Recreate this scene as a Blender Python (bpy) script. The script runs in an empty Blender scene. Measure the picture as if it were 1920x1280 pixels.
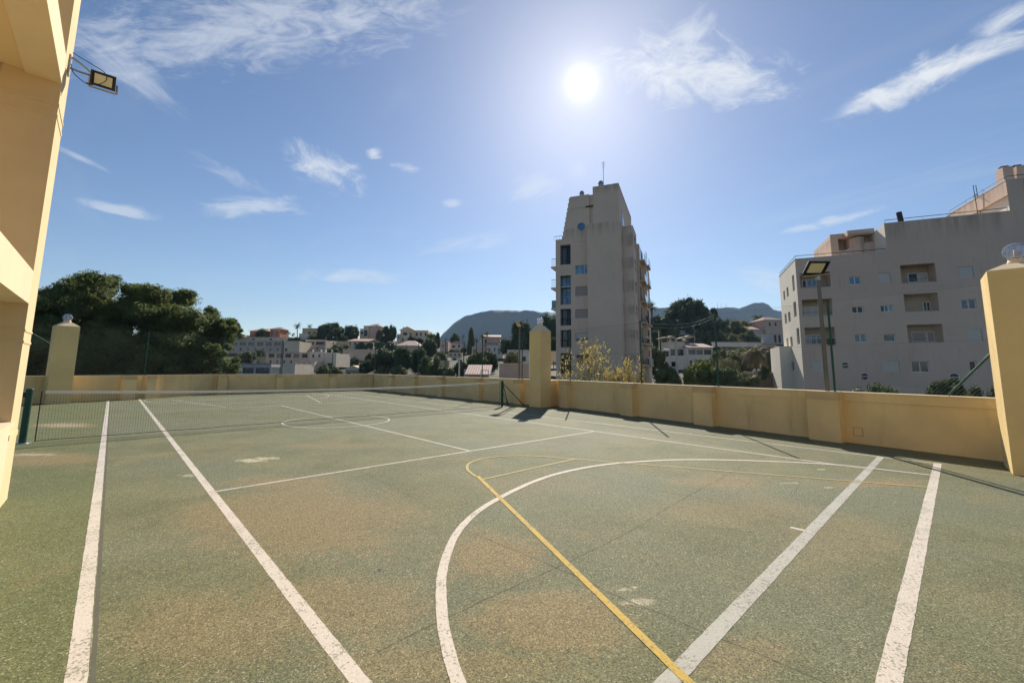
import bpy, math, random
from mathutils import Vector
random.seed(7)
C = bpy.context.scene.collection
S = bpy.context.scene
PI = math.pi

# ------------------------------------------------------------------ camera
FX, PX, PY = 787.8, 960.0, 595.3          # focal length and principal point in pixels of the 1920x1280 photograph
CAM = Vector((-5.185, -13.043, 1.578))
YAW, PIT, ROL = 0.75626, 0.12206, 0.00881
_F = Vector((math.sin(YAW)*math.cos(PIT), math.cos(YAW)*math.cos(PIT), math.sin(PIT)))
_R0 = Vector((math.cos(YAW), -math.sin(YAW), 0.0)); _U0 = _R0.cross(_F)
_R = math.cos(ROL)*_R0 + math.sin(ROL)*_U0
_U = -math.sin(ROL)*_R0 + math.cos(ROL)*_U0
cd = bpy.data.cameras.new('camera'); cam = bpy.data.objects.new('camera', cd); C.objects.link(cam)
from mathutils import Matrix
m3 = Matrix((( _R.x, _U.x, -_F.x, CAM.x), (_R.y, _U.y, -_F.y, CAM.y), (_R.z, _U.z, -_F.z, CAM.z), (0, 0, 0, 1)))
cam.matrix_world = m3
cd.sensor_width = 36; cd.sensor_fit = 'HORIZONTAL'; cd.lens = FX*36/1920
cd.shift_y = -(640-PY)/1920; cd.clip_start = .05; cd.clip_end = 12000
S.camera = cam

# ------------------------------------------------------------------ light
SUN = Vector((.6486, .4860, .5857)).normalized()
S.view_settings.view_transform = 'Standard'; S.view_settings.look = 'None'
S.view_settings.gamma = 1; S.view_settings.use_curve_mapping = False
S.view_settings.exposure = 0.92
SKY_STRENGTH = 0.0575
SUN_STRENGTH = 3.75
SKY_GAMMA = 1.10; SKY_TINT = (.79, .79, .82, 1); CLOUD_COL = (7.7, 8.0, 8.4, 1)
sl = bpy.data.lights.new('sun', 'SUN'); so = bpy.data.objects.new('sun', sl); C.objects.link(so)
sl.energy = SUN_STRENGTH; sl.angle = math.radians(.53); sl.color = (1.0, .92, .79)
so.rotation_euler = SUN.to_track_quat('Z', 'Y').to_euler()

def ray(u, v):
    return _F + ((u-PX)/FX)*_R - ((v-PY)/FX)*_U

W = bpy.data.worlds.new('World'); S.world = W; W.use_nodes = True
nt = W.node_tree; nt.nodes.clear()
class NB:
    """small node builder"""
    def __init__(s, nt): s.nt = nt
    def n(s, t, **k):
        nd = s.nt.nodes.new(t)
        for a, b in k.items(): setattr(nd, a, b)
        return nd
    def put(s, sock, v):
        if v is None: return
        if hasattr(v, 'links') or isinstance(v, bpy.types.NodeSocket): s.nt.links.new(v, sock)
        else: sock.default_value = v
    def m(s, op, a, b=None, c=None, clamp=False):
        nd = s.n('ShaderNodeMath', operation=op, use_clamp=clamp)
        s.put(nd.inputs[0], a); s.put(nd.inputs[1], b)
        if c is not None: s.put(nd.inputs[2], c)
        return nd.outputs[0]
    def dot(s, a, b):
        nd = s.n('ShaderNodeVectorMath', operation='DOT_PRODUCT'); s.put(nd.inputs[0], a); s.put(nd.inputs[1], b); return nd.outputs['Value']
    def mix(s, f, a, b, mode='MIX'):
        nd = s.n('ShaderNodeMix', data_type='RGBA', blend_type=mode, clamp_factor=True)
        s.put(nd.inputs[0], f); s.put(nd.inputs[6], a); s.put(nd.inputs[7], b); return nd.outputs[2]
    def ramp(s, f, a, b, smooth=True):
        nd = s.n('ShaderNodeMapRange', interpolation_type='SMOOTHSTEP' if smooth else 'LINEAR')
        s.put(nd.inputs[0], f); nd.inputs[1].default_value = a; nd.inputs[2].default_value = b; return nd.outputs[0]
    def noise(s, vec, scale, detail=4, rough=.55, dist=0, dims='3D'):
        nd = s.n('ShaderNodeTexNoise', noise_dimensions=dims)
        if vec is not None: s.put(nd.inputs['Vector'], vec)
        nd.inputs['Scale'].default_value = scale; nd.inputs['Detail'].default_value = detail
        nd.inputs['Roughness'].default_value = rough; nd.inputs['Distortion'].default_value = dist
        return nd.outputs[0]
    def comb(s, x, y, z):
        nd = s.n('ShaderNodeCombineXYZ'); s.put(nd.inputs[0], x); s.put(nd.inputs[1], y); s.put(nd.inputs[2], z); return nd.outputs[0]
    def sep(s, v):
        nd = s.n('ShaderNodeSeparateXYZ'); s.put(nd.inputs[0], v); return nd.outputs
    def vscale(s, v, k):
        nd = s.n('ShaderNodeVectorMath', operation='MULTIPLY'); s.put(nd.inputs[0], v); nd.inputs[1].default_value = k; return nd.outputs[0]
def c4(c): return (c[0], c[1], c[2], 1.0)

b = NB(nt)
sky = b.n('ShaderNodeTexSky', sky_type='NISHITA', sun_disc=False)
sky.sun_elevation = math.asin(SUN.z); sky.sun_rotation = math.atan2(SUN.x, SUN.y)
sky.air_density = 1.0; sky.dust_density = .25; sky.ozone_density = 1.6; sky.altitude = 30
tc = b.n('ShaderNodeTexCoord'); D_ = tc.outputs['Generated']
skyc = sky.outputs[0]
hs = b.n('ShaderNodeHueSaturation'); hs.inputs['Saturation'].default_value = 1.04; hs.inputs['Value'].default_value = 1.0
b.put(hs.inputs['Color'], skyc); skyc = hs.outputs[0]
# cirrus: (u, v, half length, half width, angle, strength); each becomes a direction in the sky
CLOUDS = [(500, 50, 400, 85, 4, .50), (250, 140, 130, 55, -38, .36), (600, 315, 95, 48, -28, .8), (490, 388, 130, 24, 2, .55),
 (225, 393, 100, 17, -12, .5), (165, 303, 75, 11, -25, .4), (650, 518, 120, 20, -3, .5), (870, 457, 110, 22, 8, .3),
 (1300, 130, 210, 75, -6, .8), (1290, 62, 75, 50, 35, .5), (1770, 128, 270, 66, 24, .95), (1640, 182, 115, 50, 18, .9),
 (1555, 415, 110, 14, 14, .55), (1440, 530, 90, 38, -10, .45), (1000, 350, 60, 40, 20, .35), (702, 288, 17, 13, 0, .7),
 (848, 381, 20, 9, 0, .4), (762, 314, 32, 11, -5, .45), (430, 325, 110, 22, -28, .35), (1890, 30, 90, 45, 30, .7), (1085, 320, 30, 22, 20, .3)]
layers = []
GRP = []
for i, c_ in enumerate(CLOUDS):
    g_ = 0
    while any(GRP[j] == g_ and math.hypot((c_[0]-CLOUDS[j][0])/(c_[2]+CLOUDS[j][2]), (c_[1]-CLOUDS[j][1])/(max(c_[3], c_[2]*abs(math.sin(math.radians(c_[4]))))+max(CLOUDS[j][3], CLOUDS[j][2]*abs(math.sin(math.radians(CLOUDS[j][4])))))) < 1.9 for j in range(i)): g_ += 1
    GRP.append(g_)
for grp in range(max(GRP)+1):
    NVx = NVy = NVz = R2 = ST = None
    for i, (u, v, a_, b_, ang, st) in enumerate(CLOUDS):
        if GRP[i] != grp: continue
        c_ = ray(u, v).normalized(); t = math.radians(ang)
        e = ray(u+100*math.cos(t), v-100*math.sin(t)).normalized() - c_
        e = (e - c_*e.dot(c_)); kx = e.length/100; ax = e.normalized(); ay = c_.cross(ax)
        U = b.dot(D_, tuple(ax)); V = b.dot(D_, tuple(ay)); Wd = b.dot(D_, tuple(c_))
        un = b.m('MULTIPLY', U, 1/(a_*kx)); vn = b.m('MULTIPLY', V, 1/(b_*kx))
        r2 = b.m('SQRT', b.m('ADD', b.m('MULTIPLY', un, un), b.m('MULTIPLY', vn, vn)))
        w = b.m('MULTIPLY', b.m('LESS_THAN', r2, 1.5), b.m('GREATER_THAN', Wd, .2))
        acc = lambda A, x: b.m('MULTIPLY', w, x) if A is None else b.m('MULTIPLY_ADD', w, x, A)
        NVx = acc(NVx, b.m('MULTIPLY_ADD', U, 7.0, i*3.1)); NVy = acc(NVy, b.m('MULTIPLY', V, 11.0 if i in (2, 8, 9, 10, 11, 19) else 20.0)); R2 = acc(R2, b.m('SUBTRACT', r2, 9.0)); ST = acc(ST, st)
    nv = b.comb(NVx, NVy, grp*7.7)
    ns = b.noise(nv, 1.6, 8, .66, .9); nf = b.noise(nv, 5.0, 5, .7, .6)
    nn = b.m('ADD', b.m('MULTIPLY', ns, .8), b.m('MULTIPLY', nf, .2))
    rr = b.m('MAXIMUM', b.m('ADD', R2, 9.0), 0.0)
    body = b.m('SUBTRACT', nn, b.m('MULTIPLY', b.m('POWER', rr, 1.4), .26))
    layers.append(b.m('MULTIPLY', b.ramp(body, .25, .58), ST))
cov = layers[0]
for l_ in layers[1:]: cov = b.m('SUBTRACT', b.m('ADD', cov, l_), b.m('MULTIPLY', cov, l_))
# thin veil of the same cirrus over the whole sky
sp = b.sep(D_)
zz = b.m('MAXIMUM', sp[2], .06)
pl = b.comb(b.m('DIVIDE', sp[0], zz), b.m('DIVIDE', sp[1], zz), 0.0)
veil = b.m('MULTIPLY', b.ramp(b.noise(b.vscale(pl, (1.6, .5, 1)), 1.1, 8, .6, 1.0), .5, .85), .12)
veil = b.m('MULTIPLY', veil, b.ramp(sp[2], .02, .3))
cov = b.m('ADD', cov, veil, clamp=True)
# the photograph compresses the bright sky; keep its hue and flatten its range the same way
gm = b.n('ShaderNodeGamma'); b.put(gm.inputs[0], skyc); gm.inputs[1].default_value = SKY_GAMMA
skyc = b.mix(1.0, gm.outputs[0], SKY_TINT, 'MULTIPLY')
skyc = b.mix(cov, skyc, CLOUD_COL)
# aureole of forward-scattered light round the sun and its disc
cs = b.dot(D_, tuple(SUN))
angl = b.m('ARCCOSINE', b.m('MINIMUM', cs, .999999))
g1 = b.m('EXPONENT', b.m('MULTIPLY', angl, -1/.016)); g2 = b.m('EXPONENT', b.m('MULTIPLY', angl, -1/.20))
g = b.m('ADD', b.m('MULTIPLY', g1, 14.0), b.m('MULTIPLY', g2, 2.5))
glow = b.n('ShaderNodeVectorMath', operation='SCALE'); glow.inputs[0].default_value = (1.0, .97, .90); b.put(glow.inputs[3], g)
add = b.n('ShaderNodeVectorMath', operation='ADD'); b.put(add.inputs[0], skyc); b.put(add.inputs[1], glow.outputs[0])
bg = b.n('ShaderNodeBackground'); b.put(bg.inputs['Color'], add.outputs[0]); bg.inputs['Strength'].default_value = SKY_STRENGTH
wo = b.n('ShaderNodeOutputWorld'); b.put(wo.inputs['Surface'], bg.outputs[0])

# ------------------------------------------------------------------ geometry helpers
def bp(u, v, z=0.0):
    d = ray(u, v); t = (z-CAM.z)/d.z; return CAM + t*d
def at(u, v, D): return CAM + D*ray(u, v)
def on_x(u, v, x): d = ray(u, v); return CAM + d*((x-CAM.x)/d.x)
def on_y(u, v, y): d = ray(u, v); return CAM + d*((y-CAM.y)/d.y)
def proj(P):
    d = Vector(P)-CAM; z = d.dot(_F); return PX+FX*d.dot(_R)/z, PY-FX*d.dot(_U)/z
class Plane:
    """vertical plane through O with horizontal direction s; n is the outward normal (towards us)"""
    def __init__(s, O, sdir, off=0):
        s.O = Vector((O[0], O[1], 0)); s.s = Vector((sdir[0], sdir[1], 0)).normalized()
        s.n = Vector((s.s.y, -s.s.x, 0))
        if s.n.dot(s.O-Vector((CAM.x, CAM.y, 0))) > 0: s.n = -s.n
        s.off = off
    def hit(s, u, v, back=0.0):
        d = ray(u, v); n = s.n; O = s.O - n*back
        t = (O-CAM).dot(n)/Vector((d.x, d.y, 0)).dot(n) if False else ((O.x-CAM.x)*n.x+(O.y-CAM.y)*n.y)/(d.x*n.x+d.y*n.y)
        P = CAM+t*d; return (P-s.O).dot(s.s), P.z
    def rect(s, u0, v0, u1, v1, back=0.0):
        um, vm = (u0+u1)/2, (v0+v1)/2
        a = s.hit(u0, vm, back)[0]; c = s.hit(u1, vm, back)[0]
        t_ = s.hit(um, v0, back)[1]; b_ = s.hit(um, v1, back)[1]
        return min(a, c), max(a, c), min(t_, b_), max(t_, b_)
    def P(s, a, z, out=0.0): return s.O + s.s*a + s.n*out + Vector((0, 0, z))

class MB:
    def __init__(s): s.v = []; s.f = []; s.mi = []; s.cur = 0
    def face(s, pts):
        k = len(s.v); s.v += [Vector(p) for p in pts]; s.f.append(tuple(range(k, k+len(pts)))); s.mi.append(s.cur); return s
    def hexa(s, p):      # p: 8 points, bottom 4 ccw then top 4
        k = len(s.v); s.v += [Vector(q) for q in p]
        for f in ((3, 2, 1, 0), (4, 5, 6, 7), (0, 1, 5, 4), (1, 2, 6, 5), (2, 3, 7, 6), (3, 0, 4, 7)):
            s.f.append(tuple(k+i for i in f)); s.mi.append(s.cur)
        return s
    def box(s, x0, x1, y0, y1, z0, z1):
        return s.hexa([(x0, y0, z0), (x1, y0, z0), (x1, y1, z0), (x0, y1, z0), (x0, y0, z1), (x1, y0, z1), (x1, y1, z1), (x0, y1, z1)])
    def pbox(s, pl, s0, s1, o0, o1, z0, z1):   # box in plane coordinates, o = outward offset
        return s.hexa([pl.P(s0, z0, o1), pl.P(s1, z0, o1), pl.P(s1, z0, o0), pl.P(s0, z0, o0), pl.P(s0, z1, o1), pl.P(s1, z1, o1), pl.P(s1, z1, o0), pl.P(s0, z1, o0)])
    def prism(s, poly, z0, z1):                # horizontal polygon extruded upward
        n = len(poly); k = len(s.v)
        s.v += [Vector((p[0], p[1], z0)) for p in poly] + [Vector((p[0], p[1], z1)) for p in poly]
        s.f.append(tuple(k+i for i in reversed(range(n)))); s.f.append(tuple(k+n+i for i in range(n)))
        for i in range(n): s.f.append((k+i, k+(i+1) % n, k+n+(i+1) % n, k+n+i))
        s.mi += [s.cur]*(n+2); return s
    def extr(s, pts, vec):                     # any planar polygon extruded along vec
        n = len(pts); k = len(s.v); vec = Vector(vec)
        s.v += [Vector(p) for p in pts] + [Vector(p)+vec for p in pts]
        s.f.append(tuple(k+i for i in reversed(range(n)))); s.f.append(tuple(k+n+i for i in range(n)))
        for i in range(n): s.f.append((k+i, k+(i+1) % n, k+n+(i+1) % n, k+n+i))
        s.mi += [s.cur]*(n+2); return s
    def tube(s, p0, p1, r0, r1=None, n=8, caps=True):
        p0, p1 = Vector(p0), Vector(p1); r1 = r0 if r1 is None else r1
        d = (p1-p0).normalized(); a = d.orthogonal().normalized(); c = d.cross(a); k = len(s.v)
        for P, r in ((p0, r0), (p1, r1)):
            for i in range(n):
                t = 2*PI*i/n; s.v.append(P+a*math.cos(t)*r+c*math.sin(t)*r)
        for i in range(n):
            j = (i+1) % n; s.f.append((k+i, k+j, k+n+j, k+n+i)); s.mi.append(s.cur)
        if caps:
            s.f.append(tuple(k+i for i in reversed(range(n)))); s.f.append(tuple(k+n+i for i in range(n))); s.mi += [s.cur]*2
        return s
    def path(s, pts, r, n=6):
        for a_, c_ in zip(pts, pts[1:]): s.tube(a_, c_, r, n=n)
        return s
    def lathe(s, prof, c=(0, 0, 0), n=24, rib=0):
        c = Vector(c); k = len(s.v); m = len(prof)
        for (r, z) in prof:
            for i in range(n):
                t = 2*PI*i/n; rr = r*(1+rib*(i % 2)); s.v.append(c+Vector((rr*math.cos(t), rr*math.sin(t), z)))
        for j in range(m-1):
            for i in range(n):
                i2 = (i+1) % n; s.f.append((k+j*n+i, k+j*n+i2, k+(j+1)*n+i2, k+(j+1)*n+i)); s.mi.append(s.cur)
        return s
    def build(s, name, mats, parent=None, smooth=False):
        me = bpy.data.meshes.new(name)
        off = parent_world(parent) if parent else Vector((0, 0, 0))
        me.from_pydata([tuple(p-off) for p in s.v], [], s.f)
        if not isinstance(mats, (list, tuple)): mats = [mats]
        for m_ in mats: me.materials.append(m_)
        if len(mats) > 1: me.polygons.foreach_set('material_index', s.mi)
        if smooth: me.polygons.foreach_set('use_smooth', [True]*len(me.polygons))
        me.update()
        o = bpy.data.objects.new(name, me); C.objects.link(o)
        if parent: o.parent = parent
        return o
def parent_world(o):
    v = Vector((0, 0, 0))
    while o: v = v+o.location; o = o.parent
    return v
def thing(name, label, cat, loc, group=None):
    o = bpy.data.objects.new(name, None); C.objects.link(o); o.location = loc; o.empty_display_size = .3
    o['label'] = label; o['category'] = cat
    if group: o['group'] = group
    return o
def tag(o, label, cat, group=None):
    o['label'] = label; o['category'] = cat
    if group: o['group'] = group
    return o
def struct(o): o['kind'] = 'structure'; return o

# ------------------------------------------------------------------ materials
def mat(name):
    m_ = bpy.data.materials.new(name); m_.use_nodes = True; n_ = m_.node_tree; n_.nodes.clear()
    q = NB(n_); p = q.n('ShaderNodeBsdfPrincipled'); o = q.n('ShaderNodeOutputMaterial'); q.put(o.inputs[0], p.outputs[0])
    p.inputs['Roughness'].default_value = .85; p.inputs['Specular IOR Level'].default_value = .25
    return m_, q, p
def bump(q, p, h, strength=.3, dist=.01):
    nd = q.n('ShaderNodeBump'); nd.inputs['Strength'].default_value = strength; nd.inputs['Distance'].default_value = dist
    q.put(nd.inputs['Height'], h); q.put(p.inputs['Normal'], nd.outputs[0])
def coords(q): return q.n('ShaderNodeNewGeometry').outputs['Position']
def stucco(name, col, var=.12, grain=90, streak=.25, bs=.35, dist=.006, stain=(.25, .2, .15), pv=.9, tops=()):
    m_, q, p = mat(name); P = coords(q)
    n1 = q.noise(P, pv, 5, .6); n2 = q.noise(P, grain, 3, .6); n3 = q.noise(q.vscale(P, (2.5, 2.5, .35)), 1.3, 6, .65)
    c = q.mix(q.ramp(n1, .3, .7), c4([x*(1-var) for x in col]), c4([min(1, x*(1+var*.6)) for x in col]))
    c = q.mix(q.m('MULTIPLY', q.ramp(n3, .52, .8), streak), c, c4([x*y*1.6 for x, y in zip(col, stain)]))
    if tops:                       # rain streaks that start under the parapets
        z_ = q.sep(P)[2]; n4 = q.noise(q.vscale(P, (1.7, 1.7, .10)), 1.0, 5, .7); n5 = q.noise(q.vscale(P, (.5, .5, .05)), 1.0, 3, .6)
        for zt, ln in tops:
            k_ = q.m('MULTIPLY', q.ramp(z_, zt-ln, zt-.05), q.m('LESS_THAN', z_, zt+.01)); k_ = q.m('MULTIPLY', k_, q.ramp(q.m('ADD', q.m('MULTIPLY', n4, .6), q.m('MULTIPLY', n5, .4)), .40, .62))
            c = q.mix(q.m('MULTIPLY', k_, .62), c, c4([x*.42 for x in col]))
    c = q.mix(q.m('MULTIPLY', q.ramp(n2, .35, .7), .16), c, c4([x*.6 for x in col]))
    q.put(p.inputs['Base Color'], c); bump(q, p, n2, bs, dist); return m_
def plain(name, col, rough=.6, metal=0, var=.1, sc=3):
    m_, q, p = mat(name); P = coords(q)
    n1 = q.noise(P, sc, 5, .6)
    q.put(p.inputs['Base Color'], q.mix(n1, c4([x*(1-var) for x in col]), c4([min(1, x*(1+var)) for x in col])))
    p.inputs['Roughness'].default_value = rough; p.inputs['Metallic'].default_value = metal
    q.put(p.inputs['Roughness'], q.m('ADD', q.m('MULTIPLY', n1, .2), rough-.1)); return m_
def glassy(name, col, rough=.05, spec=.6):
    m_, q, p = mat(name); P = coords(q)
    n1 = q.noise(P, .9, 3, .5)
    q.put(p.inputs['Base Color'], q.mix(q.ramp(n1, .35, .65), c4([x*.6 for x in col]), c4([x*1.4 for x in col])))
    p.inputs['Roughness'].default_value = rough; p.inputs['Specular IOR Level'].default_value = spec
    bump(q, p, q.noise(P, 1.5, 2, .5), .05, .05); return m_
def leafy(name, dark, light, trans=.25, sc=1.4, obj=.25):
    m_, q, p = mat(name); P = coords(q)
    n1 = q.noise(P, sc, 3, .6); n2 = q.noise(P, sc*9, 2, .6)
    f = q.m('ADD', q.m('MULTIPLY', n1, .6), q.m('MULTIPLY', n2, .4))
    c = q.mix(q.ramp(f, .34, .66), c4(dark), c4(light))
    oi = q.n('ShaderNodeObjectInfo').outputs['Random']
    c = q.mix(q.m('MULTIPLY', oi, obj), c, c4([dark[0]*1.3, dark[1]*.85, dark[2]*.8]))
    q.put(p.inputs['Base Color'], c); p.inputs['Roughness'].default_value = .7; p.inputs['Specular IOR Level'].default_value = .2
    tr = q.n('ShaderNodeBsdfTranslucent'); q.put(tr.inputs[0], q.mix(.5, c, c4([x*1.6 for x in light])))
    mx = q.n('ShaderNodeMixShader'); mx.inputs[0].default_value = trans
    out = [n for n in q.nt.nodes if n.type == 'OUTPUT_MATERIAL'][0]
    q.put(mx.inputs[1], p.outputs[0]); q.put(mx.inputs[2], tr.outputs[0]); q.put(out.inputs[0], mx.outputs[0]); return m_

M = {}
M['yellow'] = stucco('yellow_stucco', (.80, .60, .30), .12, 70, .40, .35)
M['yellow_pillar'] = stucco('ochre_stucco', (.83, .61, .28), .08, 120, .10, .5, .008)
M['facade'] = stucco('cream_stucco', (.76, .575, .33), .07, 100, .10, .4)
M['cream'] = stucco('pale_render', (.78, .63, .42), .06, 90, .08, .3)
M['yellow_stained'] = stucco('stained_yellow_stucco', (.64, .47, .25), .16, 60, .75, .35, .006, (.22, .22, .2), 1.5)
M['grey_cap'] = stucco('dirty_coping', (.34, .27, .19), .3, 40, .5)
M['tower'] = stucco('tower_render', (.70, .55, .43), .07, 8, .26, .1, .01, (.36, .33, .31), .12, [(21.13, 2.0), (26.8, 1.6)])
M['tower_strip'] = stucco('tower_strip_render', (.68, .54, .43), .05, 8, .12, .1)
M['tower_panel'] = stucco('tower_panel', (.28, .25, .24), .05, 8, .12, .1)
M['block'] = stucco('block_render', (.67, .505, .395), .07, 8, .45, .1, .01, (.34, .32, .31), .15, [(16.74, 2.6), (19.81, 2.4)])
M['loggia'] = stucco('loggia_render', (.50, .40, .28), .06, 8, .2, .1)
M['shutter'] = plain('shutter_plastic', (.60, .56, .50), .55)
M['shutter_tan'] = plain('shutter_tan', (.40, .34, .31), .6)
M['white_frame'] = plain('white_frame', (.74, .74, .74), .45)
M['glass'] = glassy('window_glass', (.03, .045, .07))
M['glass_blue'] = glassy('blue_window_glass', (.05, .16, .30), .06, .8)
M['glass_dark'] = glassy('dark_window_glass', (.012, .012, .022), .08, .3)
M['glass_teal'] = glassy('balcony_glass', (.10, .22, .25), .1, .6)
M['dark_room'] = plain('dark_interior', (.05, .045, .045), .8)
M['metal_dark'] = plain('dark_metal', (.035, .035, .038), .45, .3)
M['metal_grey'] = plain('grey_metal', (.32, .33, .33), .4, .6)
M['metal_green'] = plain('green_painted_steel', (.018, .075, .055), .4, .1, .25, 12)
M['net_green'] = plain('net_post_paint', (.02, .07, .05), .45, .1, .3, 9)
M['pole'] = plain('galvanised_pole', (.15, .145, .13), .55, .2, .2, 4)
M['wire'] = plain('fence_wire', (.06, .10, .08), .6, .1)
M['net'] = plain('net_cord', (.035, .04, .035), .8)
M['tape'] = plain('net_tape', (.76, .72, .66), .8, 0, .15, 20)
M['lamp_face'] = plain('lamp_reflector', (.62, .58, .38), .3)
M['concrete'] = stucco('concrete', (.36, .33, .29), .15, 30, .4)
M['bark'] = stucco('bark', (.13, .09, .065), .3, 12, .3, .8, .05)
M['bark_pale'] = stucco('pale_bark', (.22, .19, .17), .25, 20, .3, .6, .02)
M['tile'] = None

def tiles(name, col, sc=14):
    m_, q, p = mat(name); P = coords(q)
    w = q.n('ShaderNodeTexWave', wave_type='BANDS', bands_direction='X'); w.inputs['Scale'].default_value = .9; w.inputs['Distortion'].default_value = .4
    rot = q.n('ShaderNodeVectorRotate', rotation_type='Z_AXIS'); q.put(rot.inputs['Vector'], P); rot.inputs['Angle'].default_value = .75
    q.put(w.inputs['Vector'], rot.outputs[0])
    n1 = q.noise(P, 1.5, 5, .7)
    c = q.mix(n1, c4([x*.6 for x in col]), c4([x*1.25 for x in col]))
    c = q.mix(q.m('MULTIPLY', w.outputs[1], .35), c, c4([x*.5 for x in col]))
    q.put(p.inputs['Base Color'], c); bump(q, p, w.outputs[1], .6, .08); return m_
M['tile'] = tiles('roof_tiles', (.50, .30, .22))
M['tile_pink'] = tiles('pink_roof_tiles', (.52, .38, .33))
M['tile_brown'] = tiles('brown_roof_tiles', (.26, .18, .14))

# court: green porous paint, worn to brown, with chips and grit
def court_mat():
    m_, q, p = mat('court_surface'); P = coords(q)
    big = q.noise(P, .35, 4, .55, .4); mid = q.noise(P, 1.1, 6, .65, .3); fine = q.noise(P, 9, 4, .7)
    vor = q.n('ShaderNodeTexVoronoi', feature='F1'); q.put(vor.inputs['Vector'], P); vor.inputs['Scale'].default_value = 120
    cell = q.sep(vor.outputs['Color'])
    grit = q.noise(P, 120, 2, .7); gr2 = q.noise(P, 62, 3, .8)
    col = q.mix(q.ramp(mid, .3, .7), (.122, .128, .064, 1), (.165, .168, .090, 1))
    xyz = q.sep(P)
    # a bluer cast where the paint is fresher / more worn towards the net side
    col = q.mix(q.m('MULTIPLY', q.ramp(big, .4, .62), .55), col, (.150, .165, .115, 1))
    left = q.m('LESS_THAN', xyz[0], -5.17)
    col = q.mix(q.m('MULTIPLY', left, .6), col, (.110, .128, .045, 1))
    # brown worn patches at given places (their shape is broken up by noise)
    wear = None
    for (u, v, ru, rv, k, ang) in WEAR:
        c_ = bp(u, v); e1 = bp(u+ru, v)-c_; e2 = bp(u, v-rv)-c_
        M2 = Matrix(((e1.x, e2.x), (e1.y, e2.y))).inverted()
        dx = q.m('SUBTRACT', xyz[0], c_.x); dy = q.m('SUBTRACT', xyz[1], c_.y)
        a_ = q.m('ADD', q.m('MULTIPLY', dx, M2[0][0]), q.m('MULTIPLY', dy, M2[0][1]))
        b_ = q.m('ADD', q.m('MULTIPLY', dx, M2[1][0]), q.m('MULTIPLY', dy, M2[1][1]))
        r = q.m('SQRT', q.m('ADD', q.m('MULTIPLY', a_, a_), q.m('MULTIPLY', b_, b_)))
        s_ = q.m('SUBTRACT', 1.25, r); s_ = q.m('ADD', s_, q.m('MULTIPLY', q.m('SUBTRACT', mid, .5), 1.6)); s_ = q.m('ADD', s_, q.m('MULTIPLY', q.m('SUBTRACT', fine, .5), 1.3)); s_ = q.m('ADD', s_, q.m('MULTIPLY', q.m('SUBTRACT', gr2, .5), 1.4))
        s_ = q.m('MULTIPLY', q.ramp(s_, 0, .75), k)
        wear = s_ if wear is None else q.m('MAXIMUM', wear, s_)
    gen = q.m('MULTIPLY', q.ramp(q.noise(P, .8, 7, .68, .8), .50, .74), .55)
    wear = q.m('MULTIPLY', q.m('MAXIMUM', wear, gen), .86)
    brown = q.mix(fine, (.200, .152, .076, 1), (.290, .208, .105, 1))
    col = q.mix(wear, col, brown)
    # pale bare scuffs
    sc = q.m('MULTIPLY', q.ramp(q.noise(q.vscale(P, (1, 1, 1)), .55, 9, .75, 1.5), .68, .76), .6)
    col = q.mix(sc, col, (.30, .27, .19, 1))
    scf = None
    for (u, v, ru, rv, k) in SCUFF:
        c_ = bp(u, v); e1 = bp(u+ru, v)-c_; e2 = bp(u, v-rv)-c_
        M2 = Matrix(((e1.x, e2.x), (e1.y, e2.y))).inverted()
        dx = q.m('SUBTRACT', xyz[0], c_.x); dy = q.m('SUBTRACT', xyz[1], c_.y)
        a_ = q.m('ADD', q.m('MULTIPLY', dx, M2[0][0]), q.m('MULTIPLY', dy, M2[0][1])); b_ = q.m('ADD', q.m('MULTIPLY', dx, M2[1][0]), q.m('MULTIPLY', dy, M2[1][1]))
        r = q.m('SQRT', q.m('ADD', q.m('MULTIPLY', a_, a_), q.m('MULTIPLY', b_, b_)))
        s_ = q.m('MULTIPLY', q.ramp(q.m('ADD', q.m('SUBTRACT', 1.0, r), q.m('MULTIPLY', q.m('SUBTRACT', fine, .5), 2.6)), 0, .6), k)
        scf = s_ if scf is None else q.m('MAXIMUM', scf, s_)
    col = q.mix(scf, col, (.44, .40, .29, 1))
    g_ = q.m('ADD', q.m('MULTIPLY', grit, .5), q.m('MULTIPLY', gr2, .5))
    dk = q.mix(1.0, col, (.40, .40, .36, 1), 'MULTIPLY'); lt = q.mix(1.0, col, (1.62, 1.60, 1.52, 1), 'MULTIPLY')
    gc = q.m('ADD', q.m('MULTIPLY', cell[0], .55), q.m('MULTIPLY', g_, .45))
    col = q.mix(q.ramp(gc, .46, .16, False), col, dk); col = q.mix(q.ramp(gc, .54, .80, False), col, lt)
    col = q.mix(q.m('MULTIPLY', q.m('GREATER_THAN', cell[1], .965), .5), col, (.50, .46, .34, 1))
    q.put(p.inputs['Base Color'], col); p.inputs['Roughness'].default_value = .8; p.inputs['Specular IOR Level'].default_value = .22
    h = q.m('ADD', q.m('MULTIPLY', grit, .6), q.m('MULTIPLY', gr2, .8))
    bump(q, p, h, .75, .010); return m_
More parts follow.
